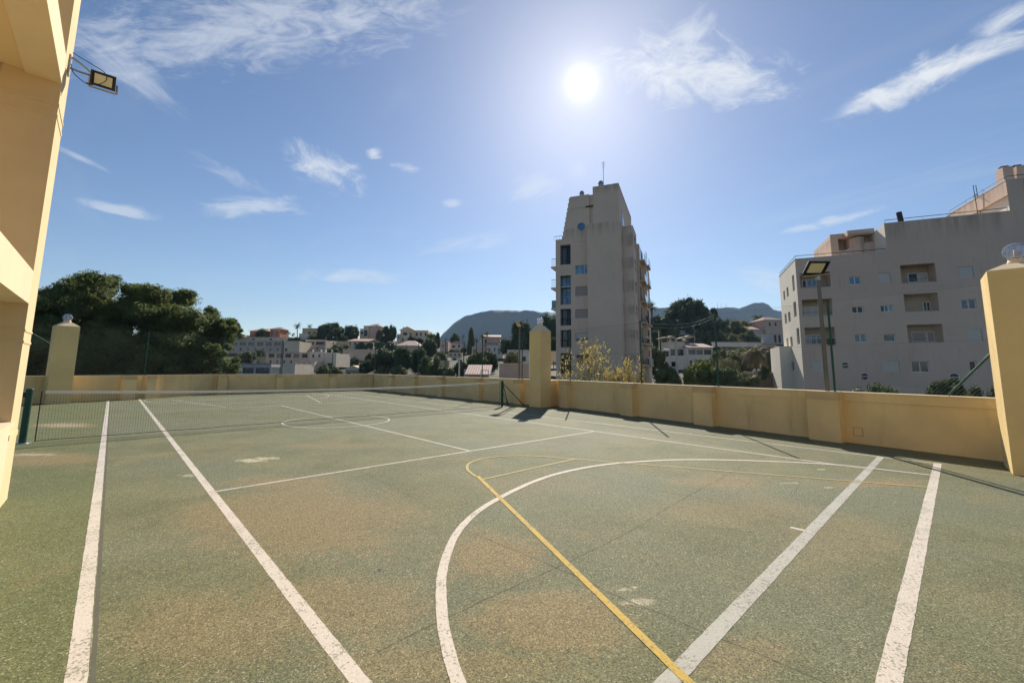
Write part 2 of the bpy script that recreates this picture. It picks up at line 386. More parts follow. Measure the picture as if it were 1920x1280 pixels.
WEAR = [(560, 965, 230, 55, .75, 0), (640, 1130, 210, 60, .6, 0), (930, 1040, 120, 45, .8, 0), (1010, 1160, 190, 55, .75, 0), (380, 1180, 190, 80, .55, 0),
        (540, 905, 110, 14, .7, 0), (70, 860, 140, 14, .85, 0), (120, 797, 70, 5, .95, 0), (480, 862, 28, 4, .9, 0), (1360, 900, 90, 14, .7, 0), (1380, 955, 150, 30, .45, 0),
        (620, 835, 90, 6, .45, 0), (1640, 905, 90, 9, .7, 0), (1560, 1010, 120, 50, .4, 0), (1380, 1230, 110, 40, .5, 0), (300, 1210, 60, 70, .3, 0), (1000, 905, 130, 18, .3, 0), (800, 1245, 250, 40, .5, 0)]
SCUFF = [(470, 863, 34, 4, .9), (500, 859, 26, 3, .9), (350, 891, 16, 3, .7), (120, 797, 60, 4, .5), (1540, 879.5, 10, 1.6, .8), (1553, 914, 14, 2.5, .5), (1190, 1100, 11, 3, .8), (1172, 1104, 16, 4, .6), (1200, 1128, 40, 9, .7), (1515, 996, 10, 2, .7), (1480, 905, 30, 2, .4), (60, 852, 60, 3, .6), (300, 742, 40, 1.5, .5), (170, 1190, 12, 30, .5)]
M['court'] = court_mat()
def paint(name, col, wear=.35, under=(.16, .16, .10)):
    m_, q, p = mat(name); P = coords(q)
    g_ = q.noise(P, 150, 2, .7); g2 = q.noise(P, 48, 3, .75); n3 = q.noise(P, 3, 6, .7)
    c = q.mix(q.noise(P, 1.7, 5, .6), c4([x*.86 for x in col]), c4(col))
    h = q.m('ADD', q.m('MULTIPLY', g_, .5), q.m('MULTIPLY', g2, .5))
    c = q.mix(q.m('MULTIPLY', q.ramp(h, .50, .36), .55), c, c4([x*.45 for x in col]))
    c = q.mix(q.m('MULTIPLY', q.ramp(q.m('ADD', q.m('MULTIPLY', g2, .5), q.m('MULTIPLY', n3, .5)), .55, .63), wear), c, c4(under))
    vor = q.n('ShaderNodeTexVoronoi', feature='F1'); q.put(vor.inputs['Vector'], P); vor.inputs['Scale'].default_value = 88
    ce = q.sep(vor.outputs['Color'])
    chip = q.m('GREATER_THAN', q.m('ADD', q.m('MULTIPLY', ce[0], .5), q.m('MULTIPLY', n3, .9)), .93-wear*.12)
    c = q.mix(q.m('MULTIPLY', chip, .7), c, c4(under)); c = q.mix(q.m('MULTIPLY', ce[1], .22), c, c4([x*.6 for x in col]))
    q.put(p.inputs['Base Color'], c); p.inputs['Roughness'].default_value = .75
    bump(q, p, h, .7, .007); return m_
M['paint_white'] = paint('white_line_paint', (.66, .59, .51), .45)
M['paint_grey'] = paint('worn_white_line_paint', (.46, .45, .40), .55)
M['paint_yellow'] = paint('yellow_line_paint', (.56, .38, .07), .45)
M['paint_yellow_faint'] = paint('faded_yellow_line_paint', (.50, .39, .13), .55)
M['joint'] = plain('open_joint', (.085, .082, .058), .95)
M['drain'] = plain('drain_channel_dark', (.105, .105, .075), .9, 0, .25, 8)
M['soil'] = stucco('scrubby_ground', (.050, .052, .030), .5, 2.2, .5, .8, .15, (1.6, 1.3, 1.0), .12)

M['pine'] = leafy('pine_needles', (.056, .090, .036), (.170, .205, .066), .45, .55)
M['tree_dark'] = leafy('dark_foliage', (.038, .062, .034), (.092, .120, .052), .3, .5)
M['tree_mid'] = leafy('mid_foliage', (.055, .080, .034), (.125, .150, .058), .25, .5)
M['tree_olive'] = leafy('olive_foliage', (.085, .095, .048), (.19, .19, .09), .3, .5)
M['tree_bright'] = leafy('bright_foliage', (.09, .12, .035), (.20, .23, .06), .35, .8)
M['tree_yellow'] = leafy('autumn_leaves', (.26, .215, .06), (.52, .41, .12), .4, 1.2)
M['palm'] = leafy('palm_fronds', (.035, .055, .022), (.09, .11, .04), .2, 1.0)
M['palm_dry'] = leafy('dry_palm_fronds', (.09, .085, .05), (.17, .155, .09), .2, 1.0)

# ------------------------------------------------------------------ court sheet and its markings
WA, WB = Vector((9.08, -.7, 0)), Vector((6.66, -13.5, 0))          # inner face of the right-hand wall
GA, GB = Vector((8.60, .2, 0)), Vector((8.72, 16.55, 0))           # its continuation past the pillar
FP = [Vector((8.72, 16.55, 0)), Vector((-.8, 16.6, 0)), Vector((-4.06, 14.3, 0)), Vector((-9.6, 12.4, 0))]
wd = (WB-WA).normalized()
WC = WA+wd*26
cm = MB()
poly = [(-22, -34), (WC.x+.28, WC.y), (WA.x+.28, WA.y+.3), (9.0, 16.85), (-.9, 16.9), (-4.2, 14.6), (-9.7, 12.7), (-22, 9)]
cm.prism(poly, -3.6, 0)
court = struct(cm.build('court_floor', M['court']))
ZL = .001
def strip(pts, w, z, name, m_, parent, closed=False, jit=0.0):
    mb = MB(); n = len(pts); L = []
    for i, p in enumerate(pts):
        a_ = pts[(i-1) % n] if (closed or i > 0) else p; c_ = pts[(i+1) % n] if (closed or i < n-1) else p
        t = (Vector(c_)-Vector(a_)).to_2d().normalized(); nn = Vector((-t.y, t.x, 0))
        ww = w*(1+random.uniform(-jit, jit))/2
        L.append((Vector((p[0], p[1], z))+nn*ww, Vector((p[0], p[1], z))-nn*w*(1+random.uniform(-jit, jit))/2))
    for i in range(n if closed else n-1):
        j = (i+1) % n; mb.face([L[i][0], L[i][1], L[j][1], L[j][0]])
    return mb.build(name, m_, parent)
def line(p, q_, w, z=ZL, m_='paint_white', name='painted_line', jit=.05):
    p, q_ = Vector((p[0], p[1], 0)), Vector((q_[0], q_[1], 0)); n = max(2, int((q_-p).length/.07)+1)
    return strip([p.lerp(q_, i/(n-1)) for i in range(n)], w, z, name, M[m_], court, jit=jit)
LEFT, RIGHT = -5.175, 5.5
line((LEFT, -13.9), (LEFT, 13.55), .085)
line((-4.13, -11.9), (-4.10, 13.9), .085)
line((4.02, -11.9), (4.25, 15.8), .05)
line((5.5, -12.67), (5.55, 15.8), .05, ZL*1.0)
line((-4.13, -11.89), (5.5, -11.885), .10, ZL*2, 'paint_grey')
line((-9, -12.68), (5.54, -12.64), .10, ZL*2)
line((-4.1, -6.4), (4.08, -6.4), .05, ZL*2)
line((0, -6.43), (.04, 6.4), .05, ZL*2.5)
line((-4.1, 6.42), (4.15, 6.4), .05, ZL*2)
line((-4.1, 11.885), (5.5, 11.885), .05, ZL*2)
line((-4.3, 12.66), (5.5, 12.66), .05, ZL*2)
line((0, -11.9), (0, -11.72), .05, ZL*3)
line((LEFT, .03), (6.0, .22), .04, ZL*2, 'paint_grey')
def arc(cx, cy, r, a0, a1, w, z, m_='paint_white', n=64):
    full = abs(a1-a0) >= 359.9
    pts = [(cx+r*math.cos(math.radians(a0+(a1-a0)*i/(n if full else n-1))), cy+r*math.sin(math.radians(a0+(a1-a0)*i/(n if full else n-1)))) for i in range(n)]
    return strip(pts, w, z, 'painted_arc', M[m_], court, closed=full)
arc(-.13, -.15, 1.47, 0, 360, .05, ZL*3)
pts = [bp(u, v) for u, v in [(868, 1300), (850, 1252), (832, 1180), (827, 1110), (829, 1075), (838, 1040), (853, 1005), (876, 976), (905, 952), (930, 937), (960, 921), (1000, 903), (1045, 888), (1100, 876), (1150, 869), (1200, 865), (1260, 862), (1320, 861.5), (1380, 862.5), (1440, 864.5), (1500, 867), (1560, 870.5), (1620, 876), (1680, 883), (1752, 891)]]
def smooth_pts(P, k=7):
    out = []
    for i in range(len(P)-1):
        p0 = P[max(0, i-1)]; p1 = P[i]; p2 = P[i+1]; p3 = P[min(len(P)-1, i+2)]
        for j in range(k):
            t = j/k; out.append(.5*((2*p1)+(p2-p0)*t+(2*p0-5*p1+4*p2-p3)*t*t+(3*p1-p0-3*p2+p3)*t**3))
    return out+[P[-1]]
strip(smooth_pts(pts), .075, ZL*3.5, 'painted_arc', M['paint_white'], court, jit=.05)
strip([Vector((p.x, -p.y, 0)) for p in [Vector((4.0*math.cos(t/20*PI), -12.66+4.0*math.sin(t/20*PI), 0)) for t in range(21)]], .05, ZL*3, 'painted_arc', M['paint_white'], court)
# yellow key of the basketball court
line((-3.22, -12.66), (-1.10, -8.0), .055, ZL*4, 'paint_yellow')
line((-1.19, -8.2), (.93, -8.2), .045, ZL*4.5, 'paint_yellow_faint')
line((.93, -8.15), (3.2, -12.6), .045, ZL*4, 'paint_yellow_faint')
pts = [bp(u, v) for u, v in [(892, 893), (880, 884), (876, 878), (878, 870), (890, 864), (912, 858.5), (940, 855.5), (970, 854.5), (1000, 855), (1040, 857.5), (1078, 861.5)]]
strip(smooth_pts(pts), .045, ZL*5, 'painted_arc', M['paint_yellow_faint'], court)
for sx in (-1, 1):
    line((sx*3.0, 12.66), (sx*1.8, 6.9), .05, ZL*3)
# dark channel beside the left line
line((LEFT+.060, -13.9), (LEFT+.064, 13.5), .022, ZL*.5, 'drain', 'drain_channel', .15)
# construction joints and cracks
def crack(px, w=.012, amp=.006, z=ZL*.6):
    w *= .6
    P = []
    for (u0, v0), (u1, v1) in zip(px, px[1:]):
        a_, c_ = bp(u0, v0), bp(u1, v1); n = max(2, int((c_-a_).length/.07))
        for i in range(n): P.append(a_.lerp(c_, i/n)+Vector((random.uniform(-amp, amp), random.uniform(-amp, amp), 0)))
    P.append(bp(*px[-1]))
    return strip(P, w, z, 'crack', M['joint'], court, jit=.8)
crack([(705, 1222), (740, 1205), (822, 1165), (900, 1128), (1000, 1083), (1062, 1055), (1135, 1020), (1200, 985), (1252, 952), (1290, 930), (1345, 900), (1390, 875), (1440, 852)], .012)
crack([(575, 838), (640, 868), (700, 895), (760, 925), (870, 992), (950, 1025), (1030, 1058), (1080, 1080), (1140, 1110), (1240, 1150), (1310, 1180), (1360, 1200), (1440, 1232), (1550, 1280)], .010)
crack([(1100, 890), (1180, 908), (1287, 929), (1400, 955), (1530, 985), (1620, 1003), (1730, 1022), (1860, 1050), (1918, 1062)], .009)
crack([(0, 957), (60, 948), (130, 936), (172, 931)], .012)
crack([(1060, 822), (1140, 832), (1230, 842)], .012)
crack([(930, 855), (1000, 868), (1060, 878)], .012)
crack([(905, 792), (960, 796), (1030, 800)], .012)
crack([(1500, 903), (1490, 925)], .008)
# small scuffs of bare aggregate where balls and feet have chipped the paint
def scuff(u, v, ru, rv, m_='paint_grey', name='scuff_mark'):
    c_ = bp(u, v); e1 = (bp(u+ru, v)-bp(u-ru, v))/2; e2 = (bp(u, v-rv)-bp(u, v+rv))/2; mb = MB(); pts = []
    n = 14
    for i in range(n):
        t = 2*PI*i/n; r = random.uniform(.5, 1.1); p = c_+e1*math.cos(t)*r+e2*math.sin(t)*r; p.z = ZL*.5; pts.append(p)
    mb.face(pts); return mb.build(name, M[m_], court)
M['bare'] = stucco('bare_aggregate', (.34, .29, .19), .3, 60, .3, .6)
for a_ in [(165, 1010, 3.5, 3), (711, 1068, 5, 3)]: scuff(*a_, m_='joint', name='leaf_litter')

# ------------------------------------------------------------------ perimeter wall
def wall_run(name, label, A, Bv, btr, h=1.13, th=.24, z0=0, out_side=1, bd=.26, coping=True):
    A, Bv = Vector(A), Vector(Bv); d = (Bv-A).normalized(); n = Vector((-d.y, d.x, 0))
    if n.dot(CAM-A) < 0: n = -n
    L = (Bv-A).length
    t = thing(name, label, 'wall', tuple(A))
    def B(mb, s0, s1, o0, o1, z0_, z1_):
        P = lambda s_, o_, z_: A+d*s_+n*o_+Vector((0, 0, z_))
        return mb.hexa([P(s0, o1, z0_), P(s1, o1, z0_), P(s1, o0, z0_), P(s0, o0, z0_), P(s0, o1, z1_), P(s1, o1, z1_), P(s1, o0, z1_), P(s0, o0, z1_)])
    # panel between buttresses: recessed field with a proud top band
    B(MB(), 0, L, -th, 0, z0, h-.20).build('wall_panel', M['yellow'], t)
    B(MB(), 0, L, -th-.002, .022, h-.20, h-.018).build('top_band', M['yellow'], t)
    B(MB(), 0, L, -th-.015, .035, h-.018, h).build('coping', M['cream'], t)
    for (a_, c_) in btr:
        o = B(MB(), a_, c_, .001, bd, z0, h-.02); o.build('buttress', M['yellow'], t)
        B(MB(), a_-.012, c_+.012, .036, bd+.012, h-.19, h+.004).build('buttress_cap', M['yellow_stained'], t)
    return t, A, d, n
WR = [(.62, 1.15), (4.05, 4.6), (6.95, 7.55), (9.98, 10.62)]
wt, *_ = wall_run('perimeter_wall', 'long yellow rendered wall along the right of the court, between the two nearer gate pillars', WA-wd*1.6, WB, [(a_+1.6, c_+1.6) for a_, c_ in WR])
wall_run('perimeter_wall', 'yellow wall on the far right of the court, from behind the net post to the corner', GA-Vector((0, .55, 0)), GB, [(1.1, 1.5), (4.05, 4.5), (7.45, 7.9), (10.45, 10.9), (13.45, 13.9)])
wall_run('perimeter_wall', 'yellow wall across the far end of the court below the hillside houses', FP[0], FP[1], [(.05, .4), (2.65, 3.1), (5.9, 6.35), (8.95, 9.4)])
wall_run('perimeter_wall', 'short slanting stretch of yellow wall below the right half of the big pines', FP[1], FP[2], [(3.5, 3.95)])
wall_run('perimeter_wall', 'yellow wall behind the left end of the net, at the globe-lamp pillar on the left', FP[2], FP[3], [(.3, .8)])
MB().box(8.602, 9.12, -.80, -.45, 0, 1.112).build('wall_panel', M['yellow'], wt)
# access hatch and stain below the fence post near buttress
hp = Plane(WA, wd)
mb = MB(); r = hp.rect(1601, 802, 1617, 816); mb.pbox(hp, r[0], r[1], .0015, .008, r[2], r[3]); mb.build('hatch', M['yellow_pillar'], wt)
mb = MB()
for (a_, c_, e_, f_) in [(r[0]-.012, r[1]+.012, r[2]-.012, r[2]-.002), (r[0]-.012, r[1]+.012, r[3]+.002, r[3]+.012), (r[0]-.012, r[0]-.002, r[2]-.002, r[3]+.002), (r[1]+.002, r[1]+.012, r[2]-.002, r[3]+.002)]:
    mb.pbox(hp, a_, c_, .0012, .004, e_, f_)
mb.build('hatch_gap', M['grey_cap'], wt)

# gate pillars with globe lamps
M['globe'] = None
def globe_mat():
    m_, q, p = mat('prismatic_globe'); p.inputs['Base Color'].default_value = (.86, .86, .88, 1)
    p.inputs['Roughness'].default_value = .06; p.inputs['Transmission Weight'].default_value = .97; p.inputs['IOR'].default_value = 1.47
    w = q.n('ShaderNodeTexWave', wave_type='BANDS', bands_direction='Z'); w.inputs['Scale'].default_value = 14
    q.put(w.inputs['Vector'], q.n('ShaderNodeTexCoord').outputs['Object']); bump(q, p, w.outputs[1], .6, .01); return m_
M['globe'] = globe_mat()
def pillar(label, lab2, c, ang, sx, sy, h=3.22, rise=.2, lamp=True, lampdx=0):
    c = Vector(c); t = thing('gate_pillar', label, 'pillar', tuple(c), 'tall yellow pillars with globe lamps')
    ca, sa = math.cos(ang), math.sin(ang)
    P = lambda x, y, z: c+Vector((x*ca-y*sa, x*sa+y*ca, z))
    a_, b_ = sx/2, sy/2
    MB().hexa([P(-a_, -b_, 0), P(a_, -b_, 0), P(a_, b_, 0), P(-a_, b_, 0), P(-a_, -b_, h), P(a_, -b_, h), P(a_, b_, h), P(-a_, b_, h)]).build('shaft', M['yellow_pillar'], t)
    mb = MB(); base = [P(-a_, -b_, h+.001), P(a_, -b_, h+.001), P(a_, b_, h+.001), P(-a_, b_, h+.001)]
    k = .20; top = [P(-a_*k*2.2, -b_*k*2.2, h+rise), P(a_*k*2.2, -b_*k*2.2, h+rise), P(a_*k*2.2, b_*k*2.2, h+rise), P(-a_*k*2.2, b_*k*2.2, h+rise)]
    mb.hexa(base+top).build('cap', M['cream'], t)
    if lamp:
        L = thing('globe_lamp', lab2, 'lamp', tuple(P(0, 0, h+rise)), 'globe lamps on the tall pillars')
        z = h+rise
        MB().lathe([(0.001, 0), (.13, 0), (.14, .02), (.115, .05), (.105, .09), (.10, .10), (.001, .10)], P(0, 0, z+.0005), 24).build('base', M['cream'], L, True)
        R = .158; prof = [(.10, .1)]
        cz = .1+math.sqrt(R*R-.01)
        a0 = math.asin(-.099/R*0-math.sqrt(R*R-.01)/R)
        prof = [(R*math.cos(a0+(PI/2-a0)*i/16), cz+R*math.sin(a0+(PI/2-a0)*i/16)) for i in range(17)]
        inner = [(r_*.95, cz+(z_-cz)*.95) for r_, z_ in reversed(prof)]
        MB().lathe(prof+inner, P(0, 0, z), 48, .02).build('globe', M['globe'], L)
        MB().lathe([(.001, .102), (.03, .102), (.03, .16), (.035, .19), (.025, .25), (.001, .26)], P(0, 0, z), 16).build('bulb', M['white_frame'], L, True)
    return t
pillar('tall yellow pillar with a globe lamp beside the right-hand net post', 'globe lamp on the pillar beside the right-hand net post', (8.27, -.58, 0), 0, .66, .66, 3.22, .24)
pillar('tall yellow pillar with a globe lamp behind the left end of the net', 'globe lamp on the far left pillar, in front of the pines', (-6.75, 13.0, 0), math.radians(14), .72, .60, 3.22, .16)
pillar('big yellow pillar cut by the right edge of the picture, lit along its left edge', 'ribbed glass globe lamp on the big pillar at the right edge', (5.78, -13.86, 0), math.radians(3), .95, .80, 3.27, .13)

# ------------------------------------------------------------------ chain-link fences
def fence(label, A, Bv, posts, z0=1.13, z1=3.28, off=-.12, brace=None, pitch=.072, r=.0010):
    A, Bv = Vector(A), Vector(Bv); d = (Bv-A).normalized(); n = Vector((-d.y, d.x, 0))
    if n.dot(CAM-A) < 0: n = -n
    L = (Bv-A).length; A2 = A+n*off
    t = thing('chain_link_fence', label, 'fence', (A2.x, A2.y, z0))
    P = lambda s_, z_, o_=0: A2+d*s_+n*o_+Vector((0, 0, z_))
    mb = MB(); H = z1-z0-.04; zz0 = z0+.03
    s = -H
    while s < L:
        for sg in (1, -1):
            a0, a1 = (s, s+H) if sg > 0 else (s+H, s)
            q0, q1, w0, w1 = a0, a1, zz0, zz0+H
            lo, hi = 0.0, 1.0
            dd = a1-a0
            t0 = (0-a0)/dd; t1 = (L-a0)/dd
            lo = max(0, min(t0, t1)); hi = min(1, max(t0, t1))
            if hi-lo > .01: mb.tube(P(a0+dd*lo, zz0+H*lo, .0015*sg), P(a0+dd*hi, zz0+H*hi, .0015*sg), r, n=3, caps=False)
        s += pitch
    o = mb.build('wire_mesh', M['wire'], t); o['kind'] = 'stuff'
    for z_ in (z0+.05, (z0+z1)/2, z1-.02): MB().tube(P(0, z_, .006), P(L, z_, .006), .0022, n=4).build('tension_wire', M['wire'], t)
    for s_ in posts: MB().tube(P(s_, z0-.1, .03), P(s_, z1+.04, .03), .024, n=10).build('post', M['metal_green'], t, False)
    if brace:
        for (s0, za, s1, zb) in brace: MB().tube(P(s0, za, .05), P(s1, zb, .05), .021, n=8).build('brace', M['metal_green'], t)
    return t
fence('green wire fence standing on the long right-hand wall in front of the tower and flats', WA, WB+wd*.2, [.95, 4.75, 7.56, 10.45, 13.0], brace=[(12.35, 1.14, 13.1, 2.1)])
fence('wire fence with dark posts on the wall behind the right end of the net', GA, GB, [.75, 3.7, 7.1, 10.1, 13.1, 16.2], r=.0006)
fence('wire fence on the far end wall in front of the hillside houses', FP[0], FP[1], [2.9, 6.1, 9.2], r=.0006)
fence('wire fence on the slanting wall in front of the pines', FP[1], FP[2], [3.85], r=.0006)
fence('wire fence on the wall behind the left pillar, with a pale slanting brace', FP[2], FP[3], [5.6], brace=[(3.1, 2.35, 4.3, 3.2)], r=.0006)

# floodlight poles
def flood_head(t, P, dirv, w=.42, h=.34, tilt=.5, side=None):
    """box floodlight: housing, reflector face, cooling fins, bracket; dirv is the horizontal aim"""
    dirv = Vector(dirv).normalized(); r_ = Vector((-dirv.y, dirv.x, 0)); f_ = (dirv*math.cos(tilt)-Vector((0, 0, 1))*math.sin(tilt)).normalized(); u_ = f_.cross(r_)*-1
    if u_.z < 0: u_ = -u_
    P = Vector(P); Q = lambda a_, b_, c_: P+r_*a_+u_*b_+f_*c_
    hx = lambda a0, a1, b0, b1, c0, c1, k=1: [Q(a0*k, b0*k, c0), Q(a1*k, b0*k, c0), Q(a1, b0, c1), Q(a0, b0, c1), Q(a0*k, b1*k, c0), Q(a1*k, b1*k, c0), Q(a1, b1, c1), Q(a0, b1, c1)]
    mb = MB(); mb.hexa(hx(-w/2, w/2, -h/2, h/2, -.09, 0, .8))
    e = w*.07
    for (a0, a1, b0, b1) in ((-w/2, w/2, h/2-e, h/2), (-w/2, w/2, -h/2, -h/2+e), (-w/2, -w/2+e, -h/2+e, h/2-e), (w/2-e, w/2, -h/2+e, h/2-e)): mb.hexa(hx(a0, a1, b0, b1, .0005, .03))
    mb.build('housing', M['metal_dark'], t)
    MB().hexa(hx(-w/2+w*.15, w/2-w*.15, -h/2+h*.17, h/2-h*.15, .001, .012)).build('reflector', M['lamp_face'], t)
    mb = MB()
    for i in range(6): mb.hexa(hx(-w*.36+i*w*.135, -w*.36+i*w*.135+.01, -h*.36, h*.36, -.13, -.091))
    mb.build('cooling_fins', M['metal_dark'], t)
    mb = MB(); mb.path([Q(-w/2-.012, 0, -.02), Q(-w/2-.012, -h*.62, -.03), Q(w/2+.012, -h*.62, -.03), Q(w/2+.012, 0, -.02)], .011, 6); mb.build('bracket', M['metal_grey'], t)
    return Q
P0 = WA+wd*10.32; nW = Vector((-wd.y, wd.x, 0)); nW = nW if nW.dot(CAM-WA) > 0 else -nW
P0 = P0-nW*.02
t = thing('floodlight_pole', 'grey pole with a black square floodlight on the right-hand wall in front of the flats', 'floodlight', (P0.x, P0.y, 1.13), 'floodlights round the court')
MB().tube(P0+Vector((0, 0, 1.0)), P0+Vector((0, 0, 3.84)), .050, .040, 14).build('pole', M['pole'], t, False)
MB().tube(P0+Vector((0, 0, 3.80)), P0+Vector((0, 0, 3.90)), .05, n=12).build('pole_cap', M['metal_grey'], t)
flood_head(t, P0+Vector((-.06, .02, 4.10)), (-.62, -.62, 0), .50, .40, .80)
MB().tube(P0+Vector((.03, -.25, 3.93)), P0+Vector((-.05, .3, 3.93)), .014, n=6).build('crossbar', M['metal_grey'], t)
P1 = GA.lerp(GB, .95/16.35); P1 = P1+Vector((.1, 0, 0))
t = thing('floodlight_pole', 'slim dark pole with a small floodlight just left of the pillar by the net post', 'floodlight', (P1.x, P1.y, 1.13), 'floodlights round the court')
MB().tube(P1+Vector((0, 0, 1.0)), P1+Vector((0, 0, 3.52)), .045, .038, 12).build('pole', M['pole'], t)
flood_head(t, P1+Vector((-.12, -.06, 3.66)), (-.9, .1, 0), .42, .32, .7)

# ------------------------------------------------------------------ tennis net
NL, NR = Vector((-6.37, .12, 0)), Vector((6.98, .42, 0))
t = thing('tennis_net', 'tennis net stretched across the court between two dark green posts', 'tennis net', tuple((NL+NR)/2))
ndir = (NR-NL).normalized(); nL = (NR-NL).length
def ntop(s): k = s/nL*2-1; return .93+.12*k*k
MB().tube(NL, NL+Vector((0, 0, 1.08)), .055, n=18).tube(NL+Vector((0, 0, 1.08)), NL+Vector((0, 0, 1.095)), .058, .05, 18).build('net_post', M['net_green'], t, False)
MB().tube(NR, NR+Vector((0, 0, 1.08)), .055, n=18).tube(NR+Vector((0, 0, 1.08)), NR+Vector((0, 0, 1.095)), .058, .05, 18).build('net_post', M['net_green'], t, False)
MB().lathe([(.001, .012), (.11, .012), (.12, .002), (.12, 0)], NL, 20).build('base_plate', M['metal_grey'], t)
MB().lathe([(.001, .012), (.11, .012), (.12, .002), (.12, 0)], NR, 20).build('base_plate', M['metal_grey'], t)
mb = MB(); mb.box(NL.x-.09, NL.x-.05, NL.y-.03, NL.y+.03, .93, 1.02); mb.build('winder', M['metal_dark'], t)
MB().tube(NR+Vector((.03, 0, .98)), NR+Vector((1.0, -.35, .01)), .018).tube(NR+Vector((.03, 0, .6)), NR+Vector((.45, .1, .01)), .013).tube(NR+Vector((.03, 0, .98)), NR+Vector((.6, .25, .01)), .016).build('stay', M['metal_dark'], t)
s0, s1 = .17, nL-.13
mb = MB(); n = int((s1-s0)/.046)
for i in range(n+1):
    s = s0+(s1-s0)*i/n; p = NL+ndir*s
    mb.tube(p+Vector((0, 0, .035)), p+Vector((0, 0, ntop(s)-.03)), .0014, n=3, caps=False)
for j in range(21):
    fr = j/20; pp = []
    for i in range(15):
        s = s0+(s1-s0)*i/14; pp.append(NL+ndir*s+Vector((0, 0, .035+(ntop(s)-.065)*fr)))
    for a_, c_ in zip(pp, pp[1:]): mb.tube(a_, c_, .0014, n=3, caps=False)
o = mb.build('net_mesh', M['net'], t); o['kind'] = 'stuff'
mb = MB(); K = 24
for i in range(K):
    a_, c_ = s0+.05+(s1-s0-.1)*i/K, s0+.05+(s1-s0-.1)*(i+1)/K
    pa, pc = NL+ndir*a_, NL+ndir*c_; nn = Vector((-ndir.y, ndir.x, 0))*.012
    za, zc = ntop(a_), ntop(c_); v3 = lambda p, z: p+Vector((0, 0, z))
    mb.hexa([v3(pa-nn, za-.055), v3(pc-nn, zc-.055), v3(pc+nn, zc-.055), v3(pa+nn, za-.055), v3(pa-nn, za), v3(pc-nn, zc), v3(pc+nn, zc), v3(pa+nn, za)])
mb.build('headband', M['tape'], t)
mb = MB(); pp = [NL+ndir*(s0+(s1-s0)*i/40)+Vector((0, random.uniform(-.02, .02), .03+random.uniform(0, .012))) for i in range(41)]
mb.path(pp, .007, 5).build('bottom_cord', M['net'], t)
MB().tube(NL+ndir*s0+Vector((0, 0, .02)), NL+ndir*s0+Vector((0, 0, ntop(s0)-.01)), .010, n=6).build('side_rod', M['metal_dark'], t)
MB().tube(NR-ndir*.13+Vector((0, 0, .02)), NR-ndir*.13+Vector((0, 0, ntop(s1)-.01)), .010, n=6).build('side_rod', M['metal_dark'], t)
MB().tube(NL+Vector((0, 0, 1.045)), NL+ndir*(s0+.05)+Vector((0, 0, ntop(s0)-.01)), .004, n=5).build('head_cable', M['metal_grey'], t)

# ------------------------------------------------------------------ arcaded building at the left edge
X0 = -5.95
YN, YF = -5.72, -5.14
t = thing('arcade_building', 'cream and ochre rendered frame building at the left edge with deep pilaster and slab edges', 'building', (X0, YN, 0))
XB = -6.42
H = 10.5
MB().box(XB, X0, YN, YF, 0, H).build('pilaster', M['facade'], t)
def band(z0, z1): MB().box(XB-.006, X0+.007, YN-.007, YF+.007, z0, z1).build('trim_band', M['facade'], t)
for (u_, va, vb_) in ((70, 184, 189), (68, 205, 211), (25, 616, 620), (22, 637, 642)):
    zt = [on_y(u_, v, YN).z for v in (va, vb_)]; band(min(zt), max(zt))
band(.74, .80)
for (z0, z1) in ((5.02, 5.40), (2.28, 2.66)):
    MB().box(X0-.30, X0+.001, -30, YN, z0, z1).build('slab_edge_beam', M['cream'], t)
    MB().box(-10, X0-.30, -30, YN-.0, z0+.03, z1-.03).build('floor_slab', M['facade'], t)
    MB().box(-10, XB-.002, YN+.06, YF-.04, z0-.15, z1).build('end_beam', M['cream'], t)
MB().box(X0-.32, X0, -30, YN, 0, .90).build('parapet', M['cream'], t)
MB().box(X0-.40, X0+.025, -30, YN, .90, .945).build('parapet_ledge', M['cream'], t)
for k in range(1, 6):
    y = YN-4.6*k
    MB().box(XB, X0-.002, y-.58, y, 0, H).build('pilaster', M['facade'], t)
for (z0, z1) in ((8.0, 8.38),): MB().box(-10, X0+.001, -30, YN, z0, z1).build('slab_edge_beam', M['cream'], t)
# wall floodlight
fl = thing('wall_floodlight', 'small black floodlight on a bracket high on the cream pilaster at the left', 'floodlight', (X0, -5.38, 5.5), 'floodlights round the court')
Q0 = Vector((X0, -5.40, 5.50))
MB().box(X0+.0005, X0+.018, -5.46, -5.34, 5.32, 5.58).build('wall_plate', M['metal_grey'], fl)
MB().path([Q0+Vector((.02, 0, .07)), Q0+Vector((.10, .02, .04)), Q0+Vector((.20, .05, -.02)), Q0+Vector((.25, .06, -.06))], .013, 8).path([Q0+Vector((.02, 0, -.08)), Q0+Vector((.10, .02, -.08)), Q0+Vector((.20, .05, -.06))], .013, 8).build('arm', M['metal_grey'], fl)
flood_head(fl, (X0+.33, -5.36, 5.42), (-.05, -1, 0), .25, .19, .30)
pts = [Q0+Vector((.02, .0, -.02)), Q0+Vector((.05, -.02, -.13)), Q0+Vector((.12, -.03, -.20)), Q0+Vector((.20, -.03, -.23)), Q0+Vector((.30, -.03, -.18)), Q0+Vector((.36, -.02, -.08)), Q0+Vector((.33, 0, .02)), Q0+Vector((.22, .02, .08)), Q0+Vector((.1, .02, .12)), Q0+Vector((.02, 0, .14))]
MB().path(smooth_pts(pts), .005, 6).build('cable', M['metal_dark'], fl)
MB().tube(Q0+Vector((.18, -.03, -.225)), Q0+Vector((.24, -.03, -.222)), .011, n=8).build('cable_joint', M['metal_dark'], fl)
